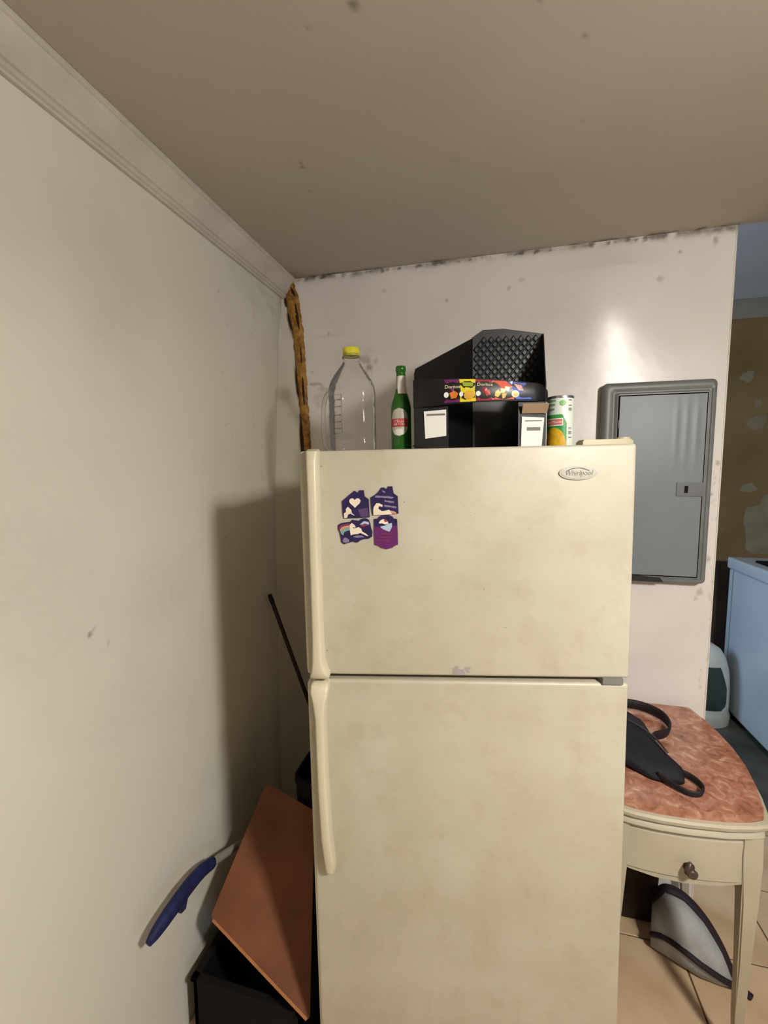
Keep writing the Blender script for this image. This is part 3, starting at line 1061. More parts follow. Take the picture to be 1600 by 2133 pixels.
# back panel with embossed diamond quilting
bk = slab([(.444, .4, zb), (.657, .4, zb), (.657, .4, 2.018), (.54, .4, 2.037), (.478, .4, 2.036), (.444, .4, 2.014)], .003, (0, 1, 0))
back = obj('back_panel', bk, mat('quilted_card', srgb(22, 23, 26), .4, 0, .5, .2, 30), carton)
M_quilt = mat('quilt_boss', srgb(34, 36, 41), .36, 0, .5, .25, 60)
qm = bpy.data.meshes.new('quilt_diamond')
qb = B()
vs4 = [qb.verts.new(c) for c in ((-.0105, 0, 0), (0, 0, -.0125), (.0105, 0, 0), (0, 0, .0125))]
vt4 = [qb.verts.new(c) for c in ((-.006, -.004, 0), (0, -.004, -.0075), (.006, -.004, 0), (0, -.004, .0075))]
qb.faces.new(vt4)
for k in range(4):
    qb.faces.new((vs4[k], vs4[(k + 1) % 4], vt4[(k + 1) % 4], vt4[k]))
bmesh.ops.recalc_face_normals(qb, faces=qb.faces)
qb.to_mesh(qm)
qb.free()
qm.materials.append(M_quilt)
for i in range(11):
    for j in range(17):
        a = .458 + i * .0222 + (.0111 if j % 2 else 0)
        z = 1.815 + j * .0135
        if a > .645 or z < 1.862 or z > 2.012 - max(0, .48 - a) * .4:
            continue
        q = bpy.data.objects.new('quilt_diamond', qm)
        COL.objects.link(q)
        q.parent = back
        q.location = cp3(a, .3995, z)
obj('right_side', slab([(.609, .2, zb), (.656, .4, zb), (.656, .4, 2.018), (.653, .385, 2.01), (.615, .225, 1.85), (.609, .2, 1.835)], .003, (1, -.25, 0)), M_black, carton)
obj('base_panel', slab([(.268, .2, BZ + .0005), (.608, .2, BZ + .0005), (.655, .399, BZ + .0005), (.445, .399, BZ + .0005)], .002, (0, 0, 1)), M_black, carton)
# front band, bowed towards the viewer
NB = 24


def band_pt(s, k):
    """s 0..1 along the band, k 0..1 bottom to top"""
    a = .263 + .356 * s
    t = .200 - .030 * math.sin(PI * s) ** .8 - .004 * math.sin(PI * k) + (.012 * max(0, (s - .93) / .07))
    zl = 1.779 + .003 * math.sin(PI * s) + .008 * s
    zu = 1.853 + .004 * math.sin(PI * s) - .024 * s - (.012 * max(0, (s - .93) / .07) ** 2)
    return (a, t, zl + (zu - zl) * k)


bm = B()
gr = [[bm.verts.new(cp3(*band_pt(i / NB, k / 5))) for k in range(6)] for i in range(NB + 1)]
gi = [[bm.verts.new(Vector(cp3(*band_pt(i / NB, k / 5))) + Vector((0, .003, 0))) for k in range(6)] for i in range(NB + 1)]
for i in range(NB):
    for k in range(5):
        bm.faces.new((gr[i][k], gr[i + 1][k], gr[i + 1][k + 1], gr[i][k + 1]))
        bm.faces.new((gi[i][k], gi[i][k + 1], gi[i + 1][k + 1], gi[i + 1][k]))
    for k in (0, 5):
        bm.faces.new((gr[i][k], gi[i][k], gi[i + 1][k], gr[i + 1][k]))
for i in (0, NB):
    for k in range(5):
        bm.faces.new((gr[i][k], gr[i][k + 1], gi[i][k + 1], gi[i][k]))
band = obj('front_band', bm, mat('black_gloss_card', srgb(15, 14, 16), .35, 0, .5, .1, 20), carton, smooth='auto')


def on_band(px, py, off=.0006):
    """print position: px 0..1 along the band, py 0..1 up"""
    a, t, z = band_pt(px, py)
    return cp3(a, t - off, z)


def bprint(nm, poly, mt, off):
    bm = B()
    # fan of short quads so that the print follows the bow
    xs = sorted({p[0] for p in poly})
    c = (sum(p[0] for p in poly) / len(poly), sum(p[1] for p in poly) / len(poly))
    cv = bm.verts.new(on_band(*c, off))
    vv = [bm.verts.new(on_band(*p, off)) for p in poly]
    for k in range(len(vv)):
        bm.faces.new((cv, vv[k], vv[(k + 1) % len(vv)]))
    return obj(nm, bm, mt, band)


def bx_(px):
    return (px - 864) / 280.0


def poly_px(pts):
    return [(bx_(x), y) for x, y in pts]


def ell(cx, cy, rx, ry, n=12):
    return [(cx + rx * math.cos(2 * PI * k / n), cy + ry * math.sin(2 * PI * k / n)) for k in range(n)]


def C(nm, r, g, b_, rough=.35):
    return mat(nm, srgb(r, g, b_), rough, 0, .5, .08, 90)


for nm, pts, mt in (('snack_bag_print', [(928, .95), (959, .96), (961, .06), (928, .06)], C('bag_plum', 110, 32, 96)),
                    ('snack_bag_print', [(958, .97), (991, .97), (989, .5), (992, .05), (959, .05), (961, .5)], C('bag_yellow', 226, 210, 40)),
                    ('snack_bag_print', [(991, .96), (1027, .95), (1027, .06), (991, .06)], C('bag_maroon', 158, 18, 30)),
                    ('snack_bag_print', [(1027, .94), (1052, .95), (1064, .72), (1069, .08), (1027, .08)], C('bag_orange', 214, 74, 36)),
                    ('snack_bag_print', [(1056, .94), (1093, .92), (1106, .10), (1074, .08), (1068, .50)], C('bag_blue', 76, 98, 200))):
    bprint(nm, poly_px(pts), mt, .0006)
M_chip = C('chip_orange', 226, 122, 44)
M_chipy = C('chip_yellow', 238, 196, 96)
M_cream_pr = C('print_cream', 240, 226, 190)
for pts, mt in ((ell(932, .36, 5, .11), M_white), ([(938, .42), (948, .50), (956, .40), (952, .22), (942, .20)], M_chip), (ell(962, .36, 4, .10), M_white), (ell(978, .30, 11, .18), C('chip_gold', 224, 168, 60)),
                (ell(996, .36, 5, .11), M_white), ([(1008, .50), (1018, .52), (1021, .30), (1012, .24)], C('chip_red', 196, 60, 44)), ([(964, .84), (986, .82), (985, .66), (966, .68)], C('bag_green', 150, 170, 40)),
                ([(1030, .42), (1036, .52), (1042, .36), (1036, .18), (1029, .24)], M_chipy), ([(1041, .60), (1052, .56), (1048, .36), (1040, .38)], M_chipy), ([(1050, .70), (1060, .66), (1057, .44), (1049, .50)], M_cream_pr),
                ([(1043, .34), (1054, .36), (1050, .14), (1045, .12)], M_chipy), ([(1060, .92), (1066, .97), (1064, .78)], M_white), (ell(1071, .34, 8, .18), M_cream_pr), (ell(1072, .34, 5, .12), M_chipy),
                ([(1068, .84), (1084, .80), (1088, .50), (1078, .52)], C('bag_peach', 214, 160, 150))):
    bprint('snack_print', poly_px(pts), mt, .0010)
for s, cx_, cy_ in (('Doritos', 944, .66), ('Doritos', 1009, .74)):
    def fn(x, y, cx_=cx_, cy_=cy_):
        return on_band(bx_(cx_) + x / .356, cy_ + y / .066, .0014)
    obj('bag_lettering', text_mesh(s, .0125, fn, .1), M_cream_pr, band)
# what is left of the lower front: flaps either side of the hole, with white labels
obj('front_flap', slab([(.264, .199, zb), (.356, .192, zb), (.356, .192, 1.782), (.264, .199, 1.782)], .002, (0, 1, 0)), M_black, carton)
obj('front_flap', slab([(.538, .190, zb), (.611, .199, zb), (.611, .199, 1.786), (.538, .190, 1.786)], .002, (0, 1, 0)), M_black, carton)
l1 = obj('white_label', slab([(.294, .1945, 1.697), (.350, .1905, 1.703), (.350, .1905, 1.772), (.291, .1945, 1.769)], .0015, (0, -1, 0)), M_white, carton)
l2 = obj('white_label', slab([(.545, .1885, 1.669), (.600, .1945, 1.669), (.606, .1945, 1.744), (.547, .1885, 1.748)], .0015, (0, -1, 0)), M_white, carton)
M_ink = mat('label_ink', srgb(120, 112, 104), .6)
for (par, x0, x1, z, h_) in ((l1, .298, .347, 1.757, .005), (l2, .555, .600, 1.735, .003), (l2, .560, .596, 1.711, .009)):
    y_ = .1925 - .0019 if par is l1 else .1890 - .0012
    y0_ = .1945 - .004 * (x0 - .294) / .056 - .0018 if par is l1 else .1885 + .006 * (x0 - .545) / .055 - .0018
    y1_ = .1945 - .004 * (x1 - .294) / .056 - .0018 if par is l1 else .1885 + .006 * (x1 - .545) / .055 - .0018
    obj('label_print', slab([(x0, y0_, z), (x1, y1_, z), (x1, y1_, z + h_), (x0, y0_, z + h_)], .0003, (0, -1, 0)), M_ink, carton)
obj('torn_flap', slab([(.546, .186, 1.757), (.612, .192, 1.757), (.614, .178, 1.779), (.546, .172, 1.779)], .0015, (0, 0, -1)), mat('bare_cardboard', srgb(170, 142, 112), .8, 0, .2), carton)
fl = B()
add_tube(fl, spline([(*cp3(.262, .165, BZ + .020),), (*cp3(.30, .160, BZ + .013),), (*cp3(.36, .158, BZ + .007),), (*cp3(.44, .165, BZ + .005),)], 6), .004, 8, squash=(2.2, .5))
obj('bottom_flap', fl, M_black, carton, smooth=True)

# tin can of fruit
can = thing('tin_can', 'tin can with green and white fruit label beside the black carton', 'can', top_pt(.6665, .255), (0, LEAN, FR))
RC = .0345
HC = .148
obj('can_body', lathe([(0, .003), (.030, .003), (.0335, .0), (.0345, .002), (.0338, .006), (.0338, HC - .006), (.0348, HC - .002), (.0340, HC), (.0315, HC - .001), (.031, HC - .004), (0, HC - .004)], 44), mat('tin_metal', srgb(188, 190, 190), .25, .9), can, smooth='auto')
CA = math.atan2(-1.006 - .255, .266 - .6665) - .10
obj('paper_label', lathe([(RC - .0004, .007), (RC - .0002, .008), (RC - .0002, HC - .008), (RC - .0004, HC - .007)], 44), mat('can_label_white', srgb(226, 234, 222), .4), can, smooth='auto')
zs = np.linspace(.008, .098, 19)


def gtop(u):
    return .098


rows = [(z, -.045, .0205 - (max(0, z - .075) * .5), CA) for z in zs]
obj('label_green', patch(rows, RC + .0004, 0, 0, 20), mat('can_label_green', srgb(26, 138, 70), .4, 0, .4, .2, 20, var2=srgb(70, 160, 60)), can, smooth=True)
rows = []
for z in np.linspace(.008, .064, 15):
    q = (z - .008) / .056
    hw = .034 * math.sqrt(max(0, 1 - q * q)) + .0005
    rows.append((z, -.014 - hw, -.014 + hw, CA))
obj('label_fruit', patch(rows, RC + .0009, 0, 0, 18), mat('can_label_yellow', srgb(222, 178, 40), .45, 0, .4, .2, 90, var2=srgb(196, 140, 20)), can, smooth=True)
rows = [(z, -.036, .011, CA) for z in (.068, .0685, .0735, .0785, .0835, .088)]
obj('label_logo_border', patch(rows, RC + .0013, 0, 0, 14), M_white, can, smooth=True)
rows = [(z, -.034, .009, CA) for z in (.0705, .075, .0795, .0855)]
lg = obj('label_logo', patch(rows, RC + .0017, 0, 0, 14), mat('can_logo_red', srgb(206, 112, 104), .45), can, smooth=True)
obj('logo_lettering', text_mesh('Del Monte', .010, wrap(RC + .0021, CA - .0125 / RC, .078)), M_white, can)
rows = []
for t in np.linspace(-1, 1, 9):
    hw = .008 * math.sqrt(max(0, 1 - t * t)) + .0002
    rows.append((.128 + .008 * t, .010 - hw, .010 + hw, CA))
obj('label_dot', patch(rows, RC + .0009, 0, 0, 8), mat('can_dot_green', srgb(132, 190, 116), .45), can, smooth=True)
for i, (z, u0, u1) in enumerate(((.133, -.03, -.008), (.122, -.034, -.010), (.110, -.03, -.012))):
    obj('label_print', patch([(z, u0, u1, CA), (z + .005, u0, u1, CA)], RC + .0009, 0, 0, 8), mat('can_print_green', srgb(120, 166, 130), .5), can)
for i, z in enumerate((.134, .120, .112, .108, .060, .050, .046, .035)):
    obj('label_print', patch([(z, .026, .036, CA), (z + .0025, .026, .036, CA)], RC + .0009, 0, 0, 6), M_ink, can)

# ------------------------------------------------------------------ breaker panel on the back wall
pan = thing('breaker_panel', 'grey steel electrical breaker panel on the white wall', 'electrical panel', (1.475, -.001, 1.56))
px0, px1, pz0, pz1 = 1.293 - 1.475, 1.658 - 1.475, 1.197 - 1.56, 1.924 - 1.56
obj('back_box', box(px0 + .012, px1 - .006, -.03, .0, pz0 + .01, pz1 - .008, .002), M_dark, pan)
fx0, fx1, fz0, fz1 = px0 + .052, px1 - .028, pz0 + .022, pz1 - .046
bm = B()
outer = [(px0, pz0), (px1, pz0), (px1, pz1), (px0, pz1)]


def rrect(x0, x1, z0, z1, r, n=5):
    out = []
    for cx_, cz_, a0 in ((x1 - r, z0 + r, -PI / 2), (x1 - r, z1 - r, 0), (x0 + r, z1 - r, PI / 2), (x0 + r, z0 + r, PI)):
        for k in range(n + 1):
            a = a0 + PI / 2 * k / n
            out.append((cx_ + r * math.cos(a), cz_ + r * math.sin(a)))
    return out


loops = []
for ins, y in ((0, -.012), (0, -.034), (.003, -.040), (.009, -.043), (.020, -.043), (.025, -.0395), (.030, -.0395), (.034, -.044), (.0, -.044)):
    if ins == 0 and y == -.044:
        loop = rrect(fx0, fx1, fz0, fz1, .004)
    else:
        k_ = ins / .034
        loop = rrect(px0 + (fx0 - px0 - .004) * k_, px1 - (px1 - fx1 - .004) * k_, pz0 + (fz0 - pz0 - .004) * k_, pz1 - (pz1 - fz1 - .004) * k_, .016 - .010 * k_)
    loops.append([bm.verts.new((x, y, z)) for x, z in loop])
for a, b2 in zip(loops, loops[1:]):
    for k in range(len(a)):
        bm.faces.new((a[k], a[(k + 1) % len(a)], b2[(k + 1) % len(a)], b2[k]))
obj('cover_frame', bm, M_steel2, pan, smooth='auto')
# door, hung a touch open along the bottom left
d = grid_mesh('panel_door', rng(fx0 + .004, fx1 - .003, .006), rng(fz0 + .004, fz1 - .004, .03),
              lambda u, v: (u, -.0445 - .0012 * (np.exp(-((u - .060) / .006) ** 2) + np.exp(-((u - .092) / .006) ** 2) + np.exp(-((u - .124) / .006) ** 2)) * np.clip((v - .02) / .10, 0, 1) * np.clip((fz1 - .02 - v) / .06, 0, 1) - .004 * np.clip((-.20 - v) / .15, 0, 1) * np.clip((.02 - u) / .1, 0, 1), v))
door = obj('panel_door', d, M_steel, pan)
obj('door_lip', box(fx0 + .003, fx0 + .006, -.045, -.036, fz0 + .004, fz1 - .004), M_dark, pan)
obj('door_gap_shade', prism([(fx0, pz0 + .002), (fx0 + .175, pz0 + .002), (fx0 + .165, pz0 + .016), (fx0, pz0 + .030)], -.0515, -.034), mat('gap_shadow_paint', srgb(46, 44, 44), .7, 0, .3, .2, 30), pan)  # dark strip painted in for the shaded gap below the door
lt = obj('latch_plate', box(1.547 - 1.475, 1.630 - 1.475, -.0475, -.043, 1.514 - 1.56, 1.564 - 1.56, .001), mat('latch_grey', srgb(104, 106, 108), .4, .2), door)
obj('latch', box(1.572 - 1.475, 1.582 - 1.475, -.051, -.046, 1.527 - 1.56, 1.552 - 1.56, .001), M_dark, door)
for z in (.20, -.16):
    obj('hinge_knuckle', tube([(fx0 + .003, -.046, z), (fx0 + .003, -.046, z + .03)], .003, 8), M_steel2, pan, smooth=True)

# ------------------------------------------------------------------ side table with red marble top
TX, TY = 1.45, -.30
table = thing('side_table', 'cream bow-fronted side table with reddish marble top beside the refrigerator', 'table', (TX, TY, FLOOR))
OUT = [(1.246, -.590), (1.30, -.601), (1.36, -.606), (1.43, -.604), (1.52, -.594), (1.58, -.580), (1.612, -.568), (1.628, -.535), (1.650, -.455), (1.668, -.36), (1.675, -.27), (1.670, -.18), (1.660, -.106), (1.640, -.022), (1.256, -.022),
       (1.240, -.11), (1.232, -.2), (1.230, -.3), (1.232, -.42), (1.238, -.52)]


def inset(poly, d):
    c = Vector((sum(p[0] for p in poly) / len(poly), sum(p[1] for p in poly) / len(poly)))
    out = []
    n_ = len(poly)
    for k in range(n_):
        a, p, q = Vector(poly[k - 1]), Vector(poly[k]), Vector(poly[(k + 1) % n_])
        e1, e2 = (p - a).normalized(), (q - p).normalized()
        nn = (Vector((-e1.y, e1.x)) + Vector((-e2.y, e2.x))).normalized()
        pp = p + nn * d
        out.append((pp.x - TX, pp.y - TY))
    return out


m, nt, b = node_mat('red_marble')
tc = nt.nodes.new('ShaderNodeTexCoord')
n1 = nt.nodes.new('ShaderNodeTexNoise')
n1.inputs['Scale'].default_value = 30
n1.inputs['Detail'].default_value = 7
n1.inputs['Roughness'].default_value = .62
n1.inputs['Distortion'].default_value = .8
nt.links.new(tc.outputs['Object'], n1.inputs['Vector'])
cr = nt.nodes.new('ShaderNodeValToRGB')
el = cr.color_ramp.elements
el[0].position, el[0].color = .30, srgb(116, 72, 56)
el[1].position, el[1].color = .70, srgb(206, 168, 148)
for p_, c_ in ((.42, (150, 98, 78)), (.52, (166, 114, 92)), (.60, (180, 134, 112))):
    e = el.new(p_)
    e.color = srgb(*c_)
nt.links.new(n1.outputs['Fac'], cr.inputs[0])
nt.links.new(cr.outputs[0], b.inputs['Base Color'])
b.inputs['Roughness'].default_value = .28
M_marble = m
M_paint = mat('cream_furniture_paint', srgb(178, 170, 148), .45, 0, .45, .05, 8, .08, 80)
obj('marble_top', prism(inset(OUT, .004), .700, .722, 'xy', bev=.004), M_marble, table, smooth='auto')
bm = B()
lo = []
for ins, z in ((.010, .700), (-.006, .699), (-.010, .693), (-.008, .684), (.000, .679), (.004, .672), (-.001, .666), (-.002, .659), (.004, .653), (.012, .650), (.03, .650)):
    lo.append([bm.verts.new((x, y, z)) for x, y in inset(OUT, ins)])
for a, b2 in zip(lo, lo[1:]):
    for k in range(len(a)):
        bm.faces.new((a[k], a[(k + 1) % len(a)], b2[(k + 1) % len(a)], b2[k]))
obj('rim_moulding', bm, M_paint, table, smooth='auto')
# apron frame
lo = []
bm = B()
for ins, z in ((.016, .652), (.016, .56), (.018, .545)):
    pts = inset(OUT, ins)
    ring = []
    for i, (x, y) in enumerate(pts):
        zz_ = z
        if z == .545:
            f_ = y + TY < -.5
            zz_ = (.503 + .28 * max(0, abs(x + TX - 1.44) - .02) ** 1.6) if f_ else .53
        ring.append(bm.verts.new((x, y, zz_)))
    lo.append(ring)
for a, b2 in zip(lo, lo[1:]):
    for k in range(len(a)):
        bm.faces.new((a[k], a[(k + 1) % len(a)], b2[(k + 1) % len(a)], b2[k]))
obj('apron', bm, M_paint, table, smooth='auto')
# drawer front, following the bow
bm = B()
fr_pts = [(1.285, -.597), (1.33, -.6035), (1.38, -.606), (1.43, -.6045), (1.48, -.5995), (1.53, -.592), (1.565, -.584)]
a = [[bm.verts.new((x - TX, y + .016 - o_ - TY, z)) for x, y in fr_pts] for z, o_ in ((.522, .0), (.524, .004), (.636, .004), (.638, .0))]
for r0, r1 in zip(a, a[1:]):
    for k in range(len(fr_pts) - 1):
        bm.faces.new((r0[k], r0[k + 1], r1[k + 1], r1[k]))
drw = obj('drawer_front', bm, M_paint, table, smooth='auto')
M_bronze = mat('bronze_pull', srgb(86, 74, 60), .4, .4, .5, .2, 60)
kb = lathe([(0, 0), (.013, 0), (.014, .002), (.006, .005), (.005, .014), (.012, .019), (.0135, .024), (.010, .029), (0, .030)], 18)
bmesh.ops.transform(kb, matrix=Matrix.Translation((1.437 - TX, -.592 - TY, .558)) @ Matrix.Rotation(math.radians(90), 4, 'X'), verts=kb.verts)
add_tube(kb, [(1.425 - TX, -.612 - TY, .553), (1.428 - TX, -.611 - TY, .562), (1.433 - TX, -.610 - TY, .585)], [.006, .008, .004], 10)
obj('knob', kb, M_bronze, drw, smooth=True)


def leg(x, y, dx, dy):
    bm = B()
    rr = []
    for t, w_, ox, oy in ((0, .048, 0, 0), (.10, .046, .10, .02), (.25, .040, .16, .04), (.5, .031, .35, .25), (.75, .024, .66, .62), (.92, .021, .92, .9), (.97, .027, 1, 1), (1.0, .025, 1.02, 1.02)):
        z = .655 - (.655 - FLOOR) * t
        cx_, cy_ = x + dx * ox - TX, y + dy * oy - TY
        h_ = w_ / 2
        rr.append([bm.verts.new((cx_ + sx * h_, cy_ + sy * h_, z)) for sx, sy in ((-1, -1), (1, -1), (1, 1), (-1, 1))])
    for a, b2 in zip(rr, rr[1:]):
        for k in range(4):
            bm.faces.new((a[k], a[(k + 1) % 4], b2[(k + 1) % 4], b2[k]))
    bm.faces.new(rr[0])
    bm.faces.new(rr[-1][::-1])
    es = [e for e in bm.edges if abs(e.verts[0].co.z - e.verts[1].co.z) > .01]
    bmesh.ops.bevel(bm, geom=es, offset=.004, segments=2, affect='EDGES')
    return obj('leg', bm, M_paint, table, smooth='auto')


leg(1.588, -.548, .055, .09)
leg(1.272, -.566, -.012, .05)
leg(1.625, -.060, .03, 0)
leg(1.275, -.060, -.012, 0)

for ch in table.children:
    ch.location.z -= FLOOR

# black handbag slumped on the marble
bag = thing('handbag', 'small black handbag with loop straps lying on the marble table top', 'bag', (1.36, -.33, .722))
LX, LY, LZ = 1.36, -.33, .722


def bl(p):
    return (p[0] - LX, p[1] - LY, p[2] - LZ)


bm = B()
sec = [((1.245, -.20), (1.400, -.150), .030), ((1.245, -.28), (1.425, -.235), .052), ((1.245, -.37), (1.425, -.330), .060), ((1.255, -.43), (1.440, -.410), .055), ((1.310, -.465), (1.462, -.470), .040), ((1.365, -.500), (1.450, -.505), .018)]
rr = []
for (p, q, h_) in sec:
    ring = []
    for k in range(12):
        t = k / 12
        a = 2 * PI * t
        mx_, my_ = (p[0] + q[0]) / 2, (p[1] + q[1]) / 2
        hx, hy = (q[0] - p[0]) / 2, (q[1] - p[1]) / 2
        z = LZ + .001 + h_ * .5 * (1 + math.sin(a)) + (.006 * math.sin(3 * a + p[1] * 40) if math.sin(a) > .2 else 0)
        ring.append(bm.verts.new(bl((mx_ + hx * math.cos(a), my_ + hy * math.cos(a), z))))
    rr.append(ring)
for a, b2 in zip(rr, rr[1:]):
    for k in range(12):
        bm.faces.new((a[k], a[(k + 1) % 12], b2[(k + 1) % 12], b2[k]))
bm.faces.new(rr[0])
bm.faces.new(rr[-1][::-1])
obj('body', bm, M_blackfab, bag, smooth=True)
M_strap = mat('black_webbing', srgb(28, 22, 26), .6, 0, .4, .1, 60)
S1 = spline([bl(p) for p in ((1.33, -.15, .756), (1.39, -.115, .752), (1.45, -.115, .749), (1.500, -.155, .746), (1.508, -.215, .744), (1.480, -.270, .743), (1.435, -.300, .745), (1.41, -.35, .752))], 7)
obj('strap', tube(S1, .013, 8, squash=(.35, 1.35)), M_strap, bag, smooth=True)
S2 = spline([bl(p) for p in ((1.405, -.470, .744), (1.445, -.462, .739), (1.478, -.480, .736), (1.490, -.515, .735), (1.472, -.545, .735), (1.440, -.545, .735), (1.408, -.520, .738), (1.385, -.495, .742))], 7)
obj('strap', tube(S2, .0085, 8, squash=(.4, 1.2)), M_strap, bag, smooth=True)
obj('buckle', box(*[v for p in zip(bl((1.325, -.165, .748)), bl((1.350, -.145, .756))) for v in p], .001), mat('buckle_grey', srgb(150, 148, 150), .35, .6), bag)
zp = spline([bl(p) for p in ((1.30, -.25, .779), (1.36, -.30, .787), (1.41, -.37, .783), (1.43, -.43, .772))], 6)
obj('zip', tube(zp, .003, 6), mat('zip_grey', srgb(62, 62, 70), .4, .3), bag, smooth=True)

# grey tote with black binding under the table
tote = thing('tote_bag', 'pale grey fabric bag with black binding lying under the cream table', 'bag', (1.63, -.17, FLOOR))
KX, KY = 1.63, -.17
axis = [(1.510, -.155), (1.545, -.165), (1.600, -.182), (1.655, -.205), (1.705, -.225), (1.742, -.236)]
wid = [.045, .068, .080, .075, .050, .014]
hgt = [.16, .22, .215, .17, .10, .02]
bm = B()
rr = []
edgeL, edgeR, ridge = [], [], []
for i, (p, w_, h_) in enumerate(zip(axis, wid, hgt)):
    q0 = axis[max(0, i - 1)]
    q1 = axis[min(len(axis) - 1, i + 1)]
    d_ = Vector((q1[0] - q0[0], q1[1] - q0[1])).normalized()
    nn = Vector((d_.y, -d_.x))
    ring = []
    for k in range(14):
        a_ = 2 * PI * k / 14
        c_, s_ = math.cos(a_), math.sin(a_)
        ring.append(bm.verts.new((p[0] + nn.x * w_ * c_ - KX, p[1] + nn.y * w_ * c_ - KY, .001 + h_ * (.5 + .5 * s_) + .004 * math.sin(5 * a_ + i))))
    rr.append(ring)
    edgeR.append((p[0] + nn.x * w_ * 1.0 - KX, p[1] + nn.y * w_ * 1.0 - KY, h_ * .5 + .006))
    edgeL.append((p[0] - nn.x * w_ * .97 - KX, p[1] - nn.y * w_ * .97 - KY, h_ * .62 + .012))
    ridge.append((p[0] - nn.x * w_ * .45 - KX, p[1] - nn.y * w_ * .45 - KY, h_ * .96 + .006))
for a, b2 in zip(rr, rr[1:]):
    for k in range(14):
        bm.faces.new((a[k], a[(k + 1) % 14], b2[(k + 1) % 14], b2[k]))
bm.faces.new(rr[0])
bm.faces.new(rr[-1][::-1])
obj('body', bm, mat('grey_fabric', srgb(168, 168, 166), .8, 0, .2, .12, 14, .4, 120), tote, smooth=True)
M_bind = mat('dark_binding', srgb(40, 30, 36), .7, 0, .3)
obj('binding', tube(spline(edgeR, 6), .011, 10, squash=(1, .8)), M_bind, tote, smooth=True)
obj('binding', tube(spline(ridge, 6), .016, 10, squash=(1.2, .5)), M_bind, tote, smooth=True)
obj('binding', tube(spline(edgeL, 6), .012, 10), M_bind, tote, smooth=True)
tp = (1.742 - KX, -.236 - KY, .012)
obj('strap_end', tube(spline([tp, (1.755 - KX, -.246 - KY, .012), (1.768 - KX, -.258 - KY, .010), (1.778 - KX, -.268 - KY, .010)], 5), [.011] * 16, 10, squash=(1.2, .7)), M_bind, tote, smooth=True)

# dark panel added to stand in for the shade under the table
db = thing('shade_panel', 'dark panel added as shade against the wall under the cream table', 'board', (1.43, -.05, FLOOR))
obj('panel', prism([(-.125, .002), (.12, .002), (.13, .30), (.10, .44), (-.125, .46)], -.022, .022, 'xz', bev=.003), mat('shade_panel_brown', srgb(48, 34, 28), .6, 0, .3, .2, 8), db, smooth='auto')
obj('shade_panel_top', box(-.125, .095, -.027, .027, .43, .455, .003), mat('shade_top_brown', srgb(40, 30, 28), .5, 0, .3), db)

# ------------------------------------------------------------------ things in the gap left of the refrigerator
board = thing('wooden_board', 'brown wooden board leaning in the gap beside the refrigerator', 'board', (.28, -.75, .13))
A_ = Vector((.110, -.800, .269))
T_ = Vector((.157, -.532, .518))
B_ = Vector((.4535, -.850, .097))
R_ = Vector((.340, -.535, .450))
nb = (B_ - A_).cross(T_ - A_).normalized()
if nb.y > 0:
    nb = -nb
O_ = Vector((.28, -.75, .13))
bm = B()
pts = []
for p, q in ((A_, T_), (T_, R_), (R_, B_), (B_, A_)):
    e = (q - p).normalized()
    pts += [p + e * .012, p + (q - p) * .5, q - e * .012]
fv = [bm.verts.new(p - O_) for p in pts]
bv = [bm.verts.new(p - O_ - nb * .022) for p in pts]
bm.faces.new(fv)
bm.faces.new(bv[::-1])
for k in range(len(pts)):
    bm.faces.new((fv[k], bv[k], bv[(k + 1) % len(pts)], fv[(k + 1) % len(pts)]))
obj('panel', bm, M_brown, board)
e1 = [A_ + (B_ - A_) * t - O_ + nb * .0006 - (T_ - A_).normalized() * .0015 for t in (.03, .5, .97)]
obj('edge_highlight', tube([p + (T_ - A_).normalized() * .004 for p in e1], .004, 6), M_brown2, board)  # lighter strip paints the light caught along the lower edge

crate = thing('storage_crate', 'low dark crate on the floor under the leaning brown board', 'crate', (.22, -.66, FLOOR))
cr_ = B()
add_box(cr_, -.17, .19, -.15, .12, 0, .012)
for a in ((-.17, -.158, -.15, .12), (.178, .19, -.15, .12), (-.17, .19, -.15, -.138), (-.17, .19, .108, .12)):
    add_box(cr_, *a, .012, .205)
obj('body', cr_, M_dark, crate)
rm = B()
for a in ((-.176, -.152, -.156, .126), (.172, .196, -.156, .126), (-.176, .196, -.156, -.134), (-.176, .196, .104, .126)):
    add_box(rm, *a, .205, .218, .002)
obj('rim', rm, M_dark, crate)

bin_ = thing('waste_bin', 'black bin standing in the dark gap left of the refrigerator', 'bin', (.322, -.42, FLOOR))
obj('body', lathe([(0, .003), (.074, .003), (.080, 0), (.080, .02), (.088, .66), (.088, .68), (.084, .68), (.076, .02), (0, .02)], 32, 0.85, 1.1, sq=.4), M_dark, bin_, smooth='auto')
obj('rim', lathe([(.087, .668), (.092, .668), (.093, .686), (.085, .690), (.083, .680)], 32, 0.85, 1.1, sq=.4), M_dark, bin_, smooth='auto')

stk = thing('broom_handle', 'thin dark pole leaning against the left wall behind the refrigerator', 'pole', (.372, -.060, FLOOR))
s0 = Vector((0, 0, .002))
s1 = Vector((.016 - .372, -.222 + .060, 1.10 - FLOOR))
obj('shaft', tube([s0, s0.lerp(s1, .5), s0.lerp(s1, .975)], .0085, 12), mat('dark_pole', srgb(44, 32, 24), .5, 0, .4), stk, smooth='auto')
obj('end_cap', tube([s0.lerp(s1, .97), s0.lerp(s1, .985), s1], [.0098, .0102, .0075], 12), M_black, stk, smooth='auto')

